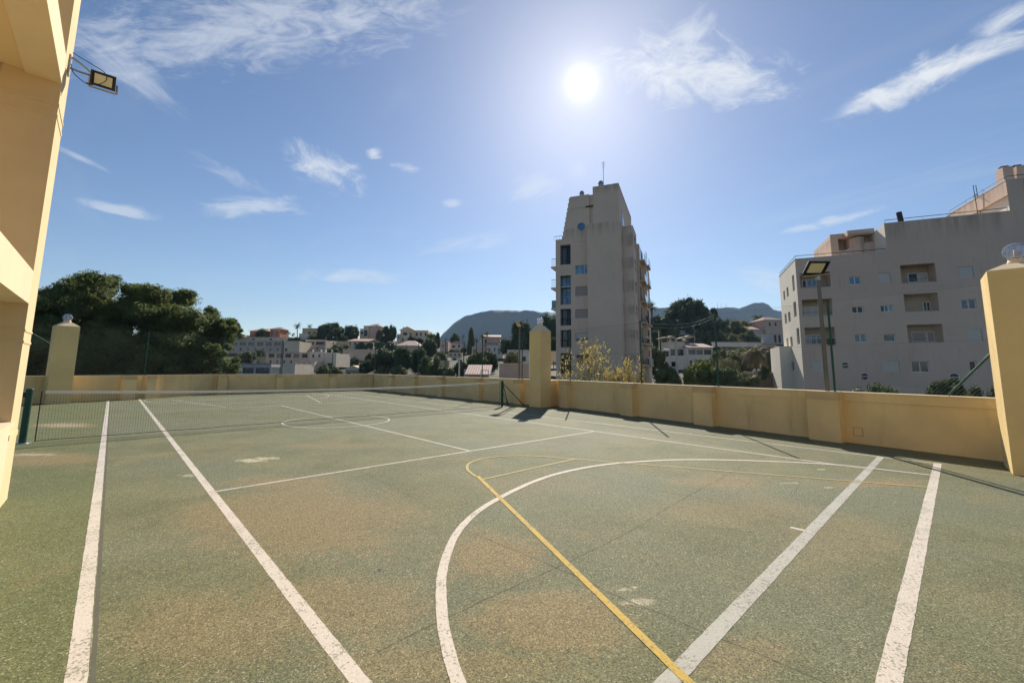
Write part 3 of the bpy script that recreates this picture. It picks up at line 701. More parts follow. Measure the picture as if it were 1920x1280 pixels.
# ------------------------------------------------------------------ terrain
def lerp_tab(tab, x):
    if x <= tab[0][0]: return tab[0][1]
    for (a_, b_), (c_, d_) in zip(tab, tab[1:]):
        if x <= c_: t = (x-a_)/(c_-a_); return b_+(d_-b_)*t
    return tab[-1][1]
RIDGE = [(-2500, 636), (440, 636), (800, 642), (870, 652), (1000, 660), (1200, 640), (1260, 628), (1460, 626), (4000, 630)]
FH = Vector((math.sin(YAW), math.cos(YAW), 0)); RH = Vector((math.cos(YAW), -math.sin(YAW), 0))
GZ = -3.6
def terr(x, y):
    dx, dy = x-CAM.x, y-CAM.y; D = dx*FH.x+dy*FH.y; L = dx*RH.x+dy*RH.y
    if D < 56: return GZ
    u = PX+FX*L/D; vr = lerp_tab(RIDGE, u); hz = lambda v, d: 1.58+(692-v)/FX*d
    z90 = hz(704, 90)
    if D < 90: t = (D-56)/34; t = t*t*(3-2*t); return GZ+(z90-GZ)*t
    z = hz(704+(vr-704)*min(1, (D-90)/110), min(D, 200))
    if D > 200: z = max(z-(D-200)*.045, -4)
    return z
def place(u, v):
    d = ray(u, v); D = 60.0
    while D < 235:
        P = CAM+D*d
        if P.z <= terr(P.x, P.y): return D
        D += .5
    return 200.0
def gbuild():
    vs, fs = [], []
    rings = [0, 20, 40, 56, 62, 68, 74, 80, 86]+[90+i*5 for i in range(23)]+[210, 230, 260, 300, 360, 450, 600, 900, 1400, 2200, 3500, 6000]
    rings = [-6000, -600, -100, -40]+rings
    cols = [i*.04-4 for i in range(201)]
    pts = []
    for D in rings:
        for k in cols:
            L = k*max(abs(D), 60)
            x = CAM.x+FH.x*D+RH.x*L; y = CAM.y+FH.y*D+RH.y*L
            z = terr(x, y) if D > 0 else GZ
            if D > 60: z += math.sin(x*.21)*math.cos(y*.17)*.25
            vs.append((x, y, z))
    n = len(cols)
    for j in range(len(rings)-1):
        for i in range(n-1): fs.append((j*n+i, j*n+i+1, (j+1)*n+i+1, (j+1)*n+i))
    me = bpy.data.meshes.new('ground'); me.from_pydata(vs, [], fs); me.materials.append(M['soil']); me.update()
    o = bpy.data.objects.new('ground', me); C.objects.link(o); o['kind'] = 'structure'
gbuild()

# distant mountains
from mathutils import noise as mn
M['mountain'] = stucco('mountain_scrub', (.045, .055, .035), .45, .03, .5, .6, 3, (1.1, .95, .8), .006)
def mountain(name, prof, D, depth, extra):
    depth = 285
    mb = MB(); N = 220; K = 16; u0, u1 = prof[0][0], prof[-1][0]; vs = []; fs = []
    for j in range(K+1):
        t = j/K
        for i in range(N+1):
            u = u0+(u1-u0)*i/N; v = lerp_tab(prof, u)
            top = at(u, v, D); zt = top.z
            f_ = FH*((t-.5)*2*depth) if t > .5 else FH*((t-.5)*2*depth)
            P = Vector((top.x, top.y, 0))+f_
            k = 1-abs(t-.5)*2
            z = -10+(zt+10)*(k**1.12)
            z += (mn.noise(Vector((P.x, P.y, 0))*.006)*30+mn.noise(Vector((P.x, P.y, 3))*.02)*10)*(1-k)*k*4
            if k > .99: z += mn.noise(Vector((P.x*.03, P.y*.03, 1)))*5+mn.noise(Vector((P.x*.012, P.y*.012, 4)))*7
            vs.append((P.x, P.y, z))
    for j in range(K):
        for i in range(N): a_ = j*(N+1)+i; fs.append((a_, a_+1, a_+N+2, a_+N+1))
    me = bpy.data.meshes.new(name); me.from_pydata(vs, [], fs); me.materials.append(M['mountain'])
    me.polygons.foreach_set('use_smooth', [True]*len(me.polygons)); me.update()
    o = bpy.data.objects.new(name, me); C.objects.link(o); o['kind'] = 'structure'
mountain('mountain', [(700, 700), (800, 670), (822, 638), (832, 624), (846, 611), (858, 600), (872, 594), (888, 589), (905, 584), (930, 581), (955, 581), (985, 583), (1015, 585), (1045, 585), (1090, 590), (1150, 605), (1220, 640), (1300, 690)], 2300, 600, 0)
mountain('mountain', [(1050, 680), (1120, 620), (1180, 590), (1220, 577), (1250, 576), (1300, 579), (1330, 581), (1345, 577.5), (1372, 576), (1390, 576.5), (1402, 572), (1414, 568), (1432, 567.5), (1441, 572), (1450, 580), (1468, 584), (1500, 600), (1560, 640), (1640, 700)], 2600, 700, 0)
for (u, lab) in ((1345, 'thin radio mast standing leftmost on the flat part of the right-hand mountain ridge'), (1352, 'thin radio mast between two others on the right-hand mountain ridge'), (1361, 'thin radio mast closest to the rocky summit of the right-hand mountain')):
    a_ = at(u, 577, 2560); c_ = at(u, 568, 2560)
    t = thing('radio_mast', lab, 'mast', tuple(a_), 'radio masts on the mountain'); MB().tube(a_-Vector((0, 0, 6)), c_, 1.1, .6, 6).build('mast', M['metal_dark'], t)

# ------------------------------------------------------------------ facade builder
def facade(pl, W_, z0, z1, ops, outline=None, s0=0.0):
    """front sheet in plane coordinates with rectangular openings (s0,s1,z0,z1,depth) that get reveals and a back"""
    mb = MB(); ss = sorted({round(x, 4) for x in [s0, W_]+[q for o in ops for q in o[:2]]}); zs = sorted({round(x, 4) for x in [z0, z1]+[q for o in ops for q in o[2:4]]})
    ss = [x for x in ss if s0-.001 <= x <= W_+.001]; zs = [z for z in zs if z0-.001 <= z <= z1+.001]
    for a_, c_ in zip(ss, ss[1:]):
        for e_, f_ in zip(zs, zs[1:]):
            ms, mz = (a_+c_)/2, (e_+f_)/2
            if any(o[0] < ms < o[1] and o[2] < mz < o[3] for o in ops): continue
            mb.face([pl.P(a_, e_), pl.P(c_, e_), pl.P(c_, f_), pl.P(a_, f_)])
    for (a_, c_, e_, f_, d_) in [o[:5] for o in ops]:
        q = -d_
        mb.face([pl.P(a_, e_), pl.P(c_, e_), pl.P(c_, e_, q), pl.P(a_, e_, q)]); mb.face([pl.P(a_, f_), pl.P(c_, f_), pl.P(c_, f_, q), pl.P(a_, f_, q)])
        mb.face([pl.P(a_, e_), pl.P(a_, f_), pl.P(a_, f_, q), pl.P(a_, e_, q)]); mb.face([pl.P(c_, e_), pl.P(c_, f_), pl.P(c_, f_, q), pl.P(c_, e_, q)])
        mb.face([pl.P(a_, e_, q), pl.P(c_, e_, q), pl.P(c_, f_, q), pl.P(a_, f_, q)])
    return mb
def shell(mb, pl, s0, s1, dep, z0, z1, roof=True):
    """remaining walls and roof behind a facade sheet"""
    P = pl.P
    mb.face([P(s1, z0), P(s1, z0, -dep), P(s1, z1, -dep), P(s1, z1)]); mb.face([P(s0, z0), P(s0, z0, -dep), P(s0, z1, -dep), P(s0, z1)])
    mb.face([P(s0, z0, -dep), P(s1, z0, -dep), P(s1, z1, -dep), P(s0, z1, -dep)])
    if roof: mb.face([P(s0, z1), P(s1, z1), P(s1, z1, -dep), P(s0, z1, -dep)])
    return mb
def window(pl, r, par, back, glass='glass', panes=2, fw=.06, name='window', frame='white_frame', sill=False):
    """frame ring with mullions and recessed panes, its front `back` metres behind the plane"""
    a_, c_, e_, f_ = r[:4]; o1, o0 = -back+.05, -back+.001; mb = MB()
    for q in ((a_, c_, f_-fw, f_), (a_, c_, e_, e_+fw), (a_, a_+fw, e_+fw, f_-fw), (c_-fw, c_, e_+fw, f_-fw)): mb.pbox(pl, q[0], q[1], o0, o1, q[2], q[3])
    w = (c_-a_-2*fw)/panes
    for i in range(1, panes): x = a_+fw+w*i; mb.pbox(pl, x-fw/2, x+fw/2, o0, o1-.004, e_+fw, f_-fw)
    fo = mb.build(name, M[frame], par)
    for i in range(panes):
        x0 = a_+fw+w*i+(fw/2 if i else 0); x1 = a_+fw+w*(i+1)-(fw/2 if i < panes-1 else 0)
        g_ = glass[i] if isinstance(glass, (list, tuple)) else glass
        MB().pbox(pl, x0, x1, o0, o0+.02, e_+fw, f_-fw).build('pane', M[g_], fo)
    return fo
def shutter(pl, r, par, back, m_='shutter'):
    a_, c_, e_, f_ = r[:4]; mb = MB(); n = max(3, int((f_-e_)/.11)); h = (f_-e_-.02)/n
    for i in range(n): z = e_+.01+i*h; mb.pbox(pl, a_+.02, c_-.02, -back+.01, -back+.05+.008*(i % 2), z, z+h*.93)
    return mb.build('roller_shutter', M[m_], par)
def rail(pl, s0, s1, z0, z1, out, par, m_='metal_grey', bars=True, step=.3):
    mb = MB(); mb.tube(pl.P(s0, z1, out), pl.P(s1, z1, out), .03, n=6)
    mb.tube(pl.P(s0, z0, out), pl.P(s1, z0, out), .02, n=5)
    if bars:
        n = max(1, int((s1-s0)/step))
        for i in range(n+1): x = s0+(s1-s0)*i/n; mb.tube(pl.P(x, z0, out), pl.P(x, z1, out), .012, n=4)
    return mb.build('railing', M[m_], par)
def porthole(pl, u, v, ru, rv, par, glass='glass_dark', bar=True):
    s, z = pl.hit(u, v); s2, _ = pl.hit(u+ru, v); r = abs(s2-s); mb = MB(); n = 24
    for i in range(n):
        t0, t1 = 2*PI*i/n, 2*PI*(i+1)/n; P = lambda rr, t_, o_: pl.P(s+rr*math.cos(t_), z+rr*math.sin(t_), o_)
        mb.hexa([P(r*.9, t0, .001), P(r, t0, .001), P(r, t1, .001), P(r*.9, t1, .001), P(r*.9, t0, .05), P(r, t0, .05), P(r, t1, .05), P(r*.9, t1, .05)])
    if bar: mb.pbox(pl, s-r*.88, s+r*.88, .01, .045, z-.035, z+.035)
    fo = mb.build('window', M['white_frame' if bar else 'metal_grey'], par)
    MB().extr([pl.P(s+r*.9*math.cos(2*PI*i/n), z+r*.9*math.sin(2*PI*i/n), .002) for i in range(n)], pl.n*.008).build('pane', M[glass], fo)

# ------------------------------------------------------------------ block of flats on the right
def hdir(u, z):            # horizontal point at forward depth z for pixel column u
    return CAM.x+FH.x*z+RH.x*(u-PX)/FX*z, CAM.y+FH.y*z+RH.y*(u-PX)/FX*z
cA = Vector((*hdir(1503, 44.9), 0)); cB = Vector((*hdir(1893, 38.6), 0))
nf = Plane(cA, (cB-cA)); sf = Plane(cA, nf.n*-1)            # near face, and the sunlit side face going back
zb = GZ
ft = thing('apartment_block', 'stepped beige block of flats on the right with roller shutters and recessed balconies', 'building', tuple(cA+Vector((0, 0, zb))))
sB1 = nf.hit(1672, 560)[0]; sB3 = nf.hit(1890, 370)[0]
zR1 = (nf.hit(1500, 486)[1]+nf.hit(1640, 475)[1])/2; zR2 = (nf.hit(1680, 418)[1]+nf.hit(1860, 400)[1])/2; zR3 = nf.hit(1890, 338)[1]
W_ = sB3+16
LOG = [((1500, 510.7, 1557, 539), 1), ((1504.5, 560.7, 1560.5, 591.6), 2), ((1509.5, 613.5, 1566, 645), 3), ((1689, 495, 1755, 529.5), 4), ((1695.5, 550, 1760, 583.8), 5), ((1702, 608, 1768.5, 642), 6)]
WIN = [(1592, 518.5, 1614, 533.5, 2, 'glass_blue'), (1597, 574.5, 1619, 587, 2, 'glass_dark'), (1650.5, 571.5, 1675, 584.8, 3, ('glass_dark', 'glass', 'glass_teal')), (1602, 625.5, 1625, 641.8, 2, 'glass_teal'),
       (1656.5, 626, 1679.5, 640.5, 1, 'glass'), (1709, 676.5, 1742.5, 698, 2, 'glass'), (1818, 676.5, 1832, 697.5, 1, 'glass_dark'), (1802.5, 560.5, 1831, 579.5, 2, 'glass')]
SHU = [(1647.5, 511, 1670, 530.5), (1522, 677, 1550, 696.5), (1655, 676, 1687, 697.5), (1684, 452, 1719, 473.5), (1789, 442.5, 1819, 464.5), (1855, 435.5, 1885, 458.5), (1797, 499.5, 1826, 521.5), (1812, 617, 1842, 639.3)]
ops = []
for q, i in LOG: ops.append(nf.rect(*q)+(1.5,))
for q in WIN: ops.append(nf.rect(*q[:4])+(.16,))
for q in SHU: ops.append(nf.rect(*q)+(.12,))
extra = []
for (s_, z_, w_, h_) in ((sB3+2.2, nf.hit(1912, 390)[1]-1.0, 1.8, 1.2), (sB3+2.4, nf.hit(1912, 450)[1]-1.0, 1.8, 1.2), (sB3+7, nf.hit(1912, 390)[1]-1, 1.8, 1.2), (sB3+3.2, nf.hit(1912, 510)[1]-1, 1.6, 1.2)):
    extra.append((s_, s_+w_, z_, z_+h_, .14))
def inside(o, a_, c_, e_, f_): return o[0] >= a_-.01 and o[1] <= c_+.01 and o[2] >= e_-.01 and o[3] <= f_+.01
allops = ops+extra
mb = facade(nf, W_, zb, zR1, [o for o in allops if o[3] <= zR1])
mb2 = facade(nf, W_, zR1, zR2, [o for o in allops if o[2] >= zR1 and o[3] <= zR2], s0=sB1)
mb3 = facade(nf, W_, zR2, zR3, [o for o in allops if o[2] >= zR2], s0=sB3)
for m_ in (mb2, mb3):
    k = len(mb.v); mb.v += m_.v; mb.f += [tuple(k+i for i in f) for f in m_.f]; mb.mi += m_.mi
bad = [o for o in allops if not (o[3] <= zR1 or (o[2] >= zR1 and o[3] <= zR2) or o[2] >= zR2)]
DEP = 13.0
P = nf.P
SD = sf.hit(1466.5, 600)[0]                                  # depth of the lit side
mb.face([P(0, zR1), P(sB1, zR1), P(sB1, zR1, -SD), P(0, zR1, -SD)])
mb.face([P(sB1, zR2), P(sB3, zR2), P(sB3, zR2, -SD), P(sB1, zR2, -SD)])
mb.face([P(sB3, zR3), P(W_, zR3), P(W_, zR3, -SD-3), P(sB3, zR3, -SD-3)])
mb.face([P(sB1, zR1), P(sB1, zR2), P(sB1, zR2, -3.8), P(sB1, zR1, -3.8)])
mb.face([P(0, zb, -SD), P(W_, zb, -SD), P(W_, zR1, -SD), P(0, zR1, -SD)]); mb.face([P(sB1, zR1, -SD), P(W_, zR1, -SD), P(W_, zR3, -SD), P(sB1, zR3-3, -SD)])
mb.face([P(W_, zb), P(W_, zb, -SD), P(W_, zR3, -SD), P(W_, zR3)])
mb.build('wall', M['block'], ft)
# sunlit side face with tall slit windows
slots = [(1485.5, 515, 1489.5, 546), (1475, 538, 1478.5, 556.5), (1488, 565, 1493, 594), (1469, 545, 1472, 563), (1471.5, 588, 1475, 607), (1478, 584.5, 1482, 603.5),
         (1494, 614.5, 1499, 645), (1475, 633.5, 1478.5, 652), (1482, 631, 1486, 649.5), (1484.5, 678, 1488.5, 695), (1469, 679, 1472, 695), (1477.5, 680, 1480, 694)]
sops = [sf.rect(*q)+(.2,) for q in slots]; good = []
for o in sops:
    if o[0] > .2 and o[1] < SD-.1 and o[3] < zR1 and all(o[1] < g[0] or o[0] > g[1] or o[3] < g[2] or o[2] > g[3] for g in good): good.append(o)
M['pale_render'] = stucco('sun_paled_side_render', (.74, .69, .60), .05, 8, .2, .1, .01, (.4, .38, .35), .15)  # block render made paler, sunlight painted into the side walls' colour
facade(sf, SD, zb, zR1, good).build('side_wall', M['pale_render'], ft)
for o in good: window(sf, o, ft, .2, 'glass', 1, .05, frame='shutter_tan')
e0 = sf.hit(1473, 690)[0]
lowz = sf.hit(1470, 652)[1]
ann = sf
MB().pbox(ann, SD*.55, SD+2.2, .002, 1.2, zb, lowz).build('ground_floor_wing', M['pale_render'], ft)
# parapet capping strips and thin roof rail
for (a_, c_, z_) in ((0, sB1, zR1), (sB1, sB3, zR2), (sB3, W_, zR3)):
    MB().pbox(nf, a_+.001, c_-.001, -.25, .035, z_+.001, z_+.09).build('parapet_coping', M['shutter'], ft)
    rail(nf, a_+.1, c_-.1, z_+.1, z_+.42, -.1, ft, 'metal_dark', True, 2.5)
MB().pbox(sf, .26, SD, -.25, .03, zR1+.001, zR1+.09).build('parapet_coping', M['shutter'], ft)
rail(sf, .1, SD, zR1+.1, zR1+.42, -.1, ft, 'metal_dark', True, 2.5)
# stained, windowed higher side walls (sunlit)
s2 = Plane(nf.P(sB1, 0), nf.n*-1)
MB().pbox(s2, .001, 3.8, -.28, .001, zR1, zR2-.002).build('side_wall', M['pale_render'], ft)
s3 = Plane(nf.P(sB3, 0), nf.n*-1)
zbandt = zR3; zbandb = s3.hit(1888, 366)[1]
MB().pbox(s3, .001, 9.5, -.3, .002, zbandb, zR3-.002).build('overhanging_parapet', M['block'], ft)
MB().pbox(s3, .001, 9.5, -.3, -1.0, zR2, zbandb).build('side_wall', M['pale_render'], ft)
MB().pbox(s3, .001, 9.5, -.05, .03, zR3+.001, zR3+.09).build('parapet_coping', M['shutter'], ft)
rail(s3, .1, 9.4, zR3+.1, zR3+.42, 0, ft, 'metal_dark', True, 2.5)
wr = (1.0, 2.1, zR2+.1, zR2+1.9)
window(s3, wr, ft, .999, 'glass', 2, .06)
# penthouse set back behind the lower roof: wall, deep opening, curved screen, canopy
ph = Plane(nf.P(0, 0, -3.8), nf.s)
pa = ph.hit(1558.5, 470)[0]; pz = (ph.hit(1560, 443)[1]+ph.hit(1640, 432)[1])/2
op = ph.rect(1572, 447, 1591, 469)+(1.4,)
mbp = facade(ph, sB1-.001, zR1, pz, [op], s0=pa); shell(mbp, ph, pa, sB1-.001, 7, zR1, pz).build('penthouse', M['block'], ft)
o = ph.rect(1591.5, 446, 1620, 475)
mb = MB(); n = 10; sc_, rr = (o[0]+o[1])/2, (o[1]-o[0])/2
pts = [ph.P(sc_+rr*math.cos(PI*i/n), 0, .002+1.1*math.sin(PI*i/n)) for i in range(n+1)]
mb.prism([(p.x, p.y) for p in pts], zR1, o[3]-.15).build('curved_stair_screen', M['block'], ft)
oc = ph.rect(1581, 433, 1640, 440)
MB().pbox(ph, oc[0], sB1-.01, .003, 1.3, pz-.55, pz+.02).build('canopy', M['block'], ft)
MB().pbox(ph, pa+.02, sB1-.02, -.3, .03, pz+.021, pz+.1).build('parapet_coping', M['shutter'], ft)
# curved gusset wall on the terrace
gp = Plane(nf.P(0, 0, -1.0), nf.s)
mb = MB(); gs = sB1-.01; pr = [(gs, zR1), (gs, zR1+2.0)]+[(gs-3.2*math.sin(PI/2*i/8), zR1+.15+1.85*math.cos(PI/2*i/8)) for i in range(1, 9)]+[(gs-3.2, zR1)]
mb.extr([gp.P(a_, z_, -1.9) for a_, z_ in pr], gp.n*-.2).build('terrace_screen', M['block'], ft)
# windows, shutters, balconies of the near face
for q in WIN: window(nf, nf.rect(*q[:4]), ft, .16, q[5], q[4], .07)
for q in SHU: shutter(nf, nf.rect(*q), ft, .12)
for i, o in enumerate(extra):
    if o in bad: continue
    window(nf, o, ft, .14, 'glass_blue' if i == 0 else 'glass', 2, .07)
INW = {1: [(1504, 525.5, 1512, 539, 1, 'dark_room'), (1512.5, 524, 1532, 538, 2, ('glass_blue', 'glass_blue'))], 2: [(1507, 575, 1540, 591, 2, 'shutter')], 3: [(1510.5, 628, 1519, 644.5, 1, 'shutter'), (1520, 627, 1541, 644.5, 2, 'glass_teal')],
       4: [(1702, 512, 1721, 529, 1, 'glass_dark'), (1722, 511, 1742, 528, 1, 'shutter')], 5: [(1697, 568, 1704, 583.5, 1, 'glass_dark'), (1730, 565.5, 1747, 583, 2, ('glass', 'glass_dark'))], 6: [(1709, 622, 1737, 641.5, 1, 'shutter_tan'), (1738, 621, 1757, 641, 1, 'shutter_tan')]}
for q, i in LOG:
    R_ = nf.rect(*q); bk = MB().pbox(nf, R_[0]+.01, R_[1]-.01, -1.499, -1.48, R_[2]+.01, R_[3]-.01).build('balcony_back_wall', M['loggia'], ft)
    for w in INW[i]:
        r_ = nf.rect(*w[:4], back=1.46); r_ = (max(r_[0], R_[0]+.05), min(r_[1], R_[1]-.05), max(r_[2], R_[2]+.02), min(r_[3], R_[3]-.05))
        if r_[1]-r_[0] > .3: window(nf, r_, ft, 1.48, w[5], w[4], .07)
    rail(nf, R_[0]+.03, R_[1]-.03, R_[2]+.05, R_[2]+.40, -.12, ft, 'metal_grey', True, .45)
    if i == 3:
        MB().tube(nf.P(R_[0], R_[2]+.62, .12), nf.P(R_[1], R_[2]+.62, .12), .02, n=5).build('washing_line', M['white_frame'], ft)
        MB().pbox(nf, R_[1]-.75, R_[1]-.15, .08, .11, R_[2]-.1, R_[2]+.6).build('laundry', M['dark_room'], ft)
for q in ((1584.6, 684.5, 7.4, 6.2), (1621, 705.5, 8, 7), (1789, 707, 10, 8)): porthole(nf, *q, ft)
# roof furniture
a_ = nf.P(nf.hit(1698, 415)[0], zR2+.1, -.9); mb = MB(); tip = a_+Vector((0, 0, 1.25))-nf.s*.12
mb.tube(a_, tip, .24, .24, 12).build('flue', M['metal_dark'], ft)
for (u0, v0, u1, v1) in ((1881, 312, 1901, 338), (1907, 310, 1923, 335)):
    r_ = nf.rect(u0, v0, u1, v1, back=1.5); c = MB().pbox(nf, r_[0], r_[1], -2.6, -1.5, zR3+.002, r_[3]).build('chimney', M['block'], ft)
    mx = (r_[0]+r_[1])/2; MB().pbox(nf, mx-.3, mx+.25, -2.3, -1.8, r_[3]+.15, r_[3]+.22).pbox(nf, mx-.2, mx-.15, -2.2, -1.9, r_[3]+.001, r_[3]+.15).pbox(nf, mx+.1, mx+.15, -2.2, -1.9, r_[3]+.001, r_[3]+.15).build('cowl', M['metal_dark'], c)
an = at(1832, 372, 44); t = thing('rooftop_aerial', 'spiky television aerial rising behind the sloping parapet of the flats', 'aerial', tuple(an))
mb = MB()
for dx in (-.12, .16): mb.tube(an+RH*dx-Vector((0, 0, 2)), an+RH*(dx-.12)+Vector((0, 0, 1.45)), .03, n=5)
mb.build('mast', M['metal_dark'], t); mb = MB()
for i in range(7): z_ = .05+i*.07; mb.tube(an+RH*(-.45+.05*i)+Vector((0, 0, z_)), an+RH*(.35-.05*i)+Vector((0, 0, z_+.05)), .014, n=4)
mb.build('dipoles', M['metal_dark'], t)
# concrete garden band at the foot of the flats
ps = Plane(nf.P(0, 0, 5), nf.s)
# ------------------------------------------------------------------ the tower
tA = Vector((*hdir(1043, 57.7), 0)); tB = Vector((*hdir(1167, 54.3), 0))
tp = Plane(tA, tB-tA); WT = (tB-tA).length
tt = thing('tower_block', 'tall beige tower of flats with a blank front, corner balconies and a stepped top', 'building', tuple(tA+Vector((0, 0, zb))))
zc = lambda u, v, back=0: tp.hit(u, v, back)[1]
sS = lambda u, v=560, back=0: tp.hit(u, v, back)[0]
g0, g1 = sS(1050.5), sS(1070.5)
panels = [(459, 496, 'glass'), (516.5, 537, 'glass_blue'), (538.5, 571, 'glass_blue'), (579, 610, 'glass'), (618.5, 651, 'glass'), (662, 700, 'glass_dark')]
gops = [(g0, g1, zc(1060, b_), zc(1060, a_), .7) for a_, b_, _ in panels]
wops = [tp.rect(*q)+(.18,) for q in [(1078, 496.5, 1105, 513.6), (1079, 537, 1105.5, 554.6), (1079, 579.5, 1105.8, 596.2), (1079, 623.5, 1106, 640), (1080, 664.5, 1106, 681)]]
sMain = sS(1104.5); sCol = sS(1056)
zTL = zc(1056, 448.5)
mb = facade(tp, sMain, zb, zTL, gops+wops, s0=0)
TD = 12.0
mb.build('wall', M['tower'], tt)
# upper left body with its slanting stepped edge
zU = zc(1085, 367); zU2 = (zc(1112, 350)+zc(1166, 341))/2
sl = [(sS(1055), zTL), (sS(1068.4, 371), zU)]
poly = [(sl[0][0], zTL+.001), (sMain+.2, zTL+.001), (sMain+.2, zU), (sl[1][0], zU)]
mb = MB(); mb.extr([tp.P(a_, z_, 0) for a_, z_ in poly], tp.n*-TD).build('upper_body', M['tower'], tt)
mb = MB()
for i in range(9):
    f0, f1 = i/9, (i+1)/9; x = sl[0][0]+(sl[1][0]-sl[0][0])*f0; za = zTL+(zU-zTL)*f0; zb_ = zTL+(zU-zTL)*f1
    mb.pbox(tp, x-.04, x+.3, -TD+.1, -.05, za+.02, za+(zb_-za)*.72)
mb.build('roof_step', M['tower'], tt)
# horizontal joints of the render
for (u0, u1, v) in ((1066, 1112, 389), (1071, 1104, 452.5)):
    z_ = zc((u0+u1)/2, v); MB().pbox(tp, sS(u0, v), sS(u1, v), .001, .05, z_-.04, z_+.04).build('string_course', M['tower_strip'], tt)
MB().pbox(tp, sS(1098, 387), sS(1112, 387), .001, .10, zc(1105, 389)+.05, zc(1105, 386)).build('vent_slot', M['dark_room'], tt)
# left column strip, side and rear walls
sd = Plane(tB, tp.n*-1)                                        # right side plane of the tower
MB().pbox(tp, -.002, 0.02, -TD, .001, zb, zTL-.9).pbox(tp, .021, sMain, -TD, -TD+.2, zb, zTL).build('left_side_wall', M['tower_strip'], tt)
MB().pbox(tp, .0, sS(1055), -TD, 0, zTL+.001, zTL+.03).build('terrace_floor', M['tower'], tt)
rail(tp, -.25, sS(1054), zTL+.05, zTL+.55, -.1, tt, 'metal_dark', True, .3)
# great blank slab in front, rounded at its right
zS1 = (zc(1104.5, 421, -1)+zc(1162, 412, -1))/2; PRJ = .9
sR = sS(1163)
mb = MB(); sN = sMain; pts = [tp.P(sN, 0, -TD), tp.P(sN, 0, PRJ), tp.P(sR-.5, 0, PRJ)]+[tp.P(sR-.5+.9*math.sin(PI/2*i/6), 0, PRJ-.9+.9*math.cos(PI/2*i/6)) for i in range(1, 7)]+[tp.P(sR+.4, 0, -TD)]
mb.prism([(p.x, p.y) for p in pts], zb, zS1).build('blank_front_slab', M['tower'], tt)
# higher block above it, set back a little, with glazed right side
sH0 = sS(1111.5, 380, .1); HD = 14.0
mb = MB(); mb.hexa([tp.P(sH0, zS1+.001, -.1), tp.P(WT, zS1+.001, -.1), tp.P(WT, zS1+.001, -HD), tp.P(sH0, zS1+.001, -HD), tp.P(sH0, zU2, -.1), tp.P(WT, zU2, -.1), tp.P(WT, zU2, -HD), tp.P(sH0, zU2, -HD)]).build('upper_block', M['tower'], tt)
mb = MB(); mb.pbox(tp, sMain+.2, sH0, -HD, -.3, zS1+.001, zU).build('upper_link', M['tower'], tt)
# strip right of the slab and the long side facade with windows and balconies
sq = Plane(tp.P(sR+1.75, 0, -.6), tp.n*-1)
zS2 = tp.hit(1180, 423, .6)[1]
SL = 4.3
swin = [(1190, 453, 1196.8, 473.5), (1192, 496, 1198.5, 514.5), (1193.2, 536.5, 1200, 555.5), (1194.2, 579, 1200.5, 595.5), (1195, 622, 1201, 638), (1195.5, 664, 1201.5, 680)]
sw = [sq.rect(*q)+(.3,) for q in swin]
sw = [(max(.3, o[0]), max(.3, o[0])+1.7, o[2], o[3], .3) for o in sw]; sw = [(1.2, 3.4, o[2], o[3], .3) for o in sw]
mb = facade(sq, SL, zb, zS2, sw); mb.build('side_facade', M['tower'], tt)
MB().pbox(tp, sR+.401, sR+1.745, -.8, -.602, zb, zS2).build('corner_pier', M['tower'], tt)
MB().pbox(sq, .2, SL, -1.3, -.303, zb, zS2-.001).build('side_core', M['tower'], tt)
sq = Plane(tp.P(sR+1.75, 0, -.6+1.8), tp.n*-1); SL = 11.5
for o in sw: window(sq, o, tt, .299, 'glass', 2, .06)
# dark raking glazing on the high block's side
sh = Plane(tp.P(WT, 0, -.1), tp.n*-1)
MB().pbox(sh, 4.6, 9.5, .001, .05, 20.6, 22.0).build('window', M['glass'], tt)
MB().extr([sh.P(2.6, 23.8, .001), sh.P(4.5, 22.6, .001), sh.P(4.5, 20.6, .001), sh.P(2.6, 20.6, .001)], sh.n*.05).build('window', M['glass'], tt)
# farther bay with stacked balconies, then the low rear wing
sb = Plane(sq.P(5.6, 0, .0), sq.s)
zB1 = at(1205, 452, 62).z
MB().pbox(sq, 6.2, 12, -.6, .3, zb, zB1-1.0).build('rear_bay', M['tower_strip'], tt); MB().pbox(sq, 9.6, SL+4, .301, .9, zb, zB1-3.2).build('rear_bay', M['tower'], tt)
for k in range(6):
    z_ = zB1-3.3-2.97*k
    MB().pbox(sq, 6.3, 9.4, .301, 1.0, z_-.18, z_).build('balcony', M['tower'], tt)
    MB().pbox(sq, 9.8, 13.0, .901, 1.35, z_-.18, z_).build('balcony', M['tower'], tt)
    MB().pbox(sq, 6.35, 9.35, .95, .98, z_+.001, z_+.95).build('balcony_screen', M['glass'], tt)
    MB().pbox(sq, 9.85, 12.95, 1.3, 1.33, z_+.001, z_+.95).build('balcony_screen', M['glass'], tt)
    MB().pbox(sq, 6.6, 8.4, .301, .33, z_+.1, z_+2.2).build('balcony_door', M['glass_dark'], tt)
    MB().pbox(sq, 10.0, 12.0, .901, .93, z_+.1, z_+2.2).build('balcony_door', M['glass_dark'], tt)
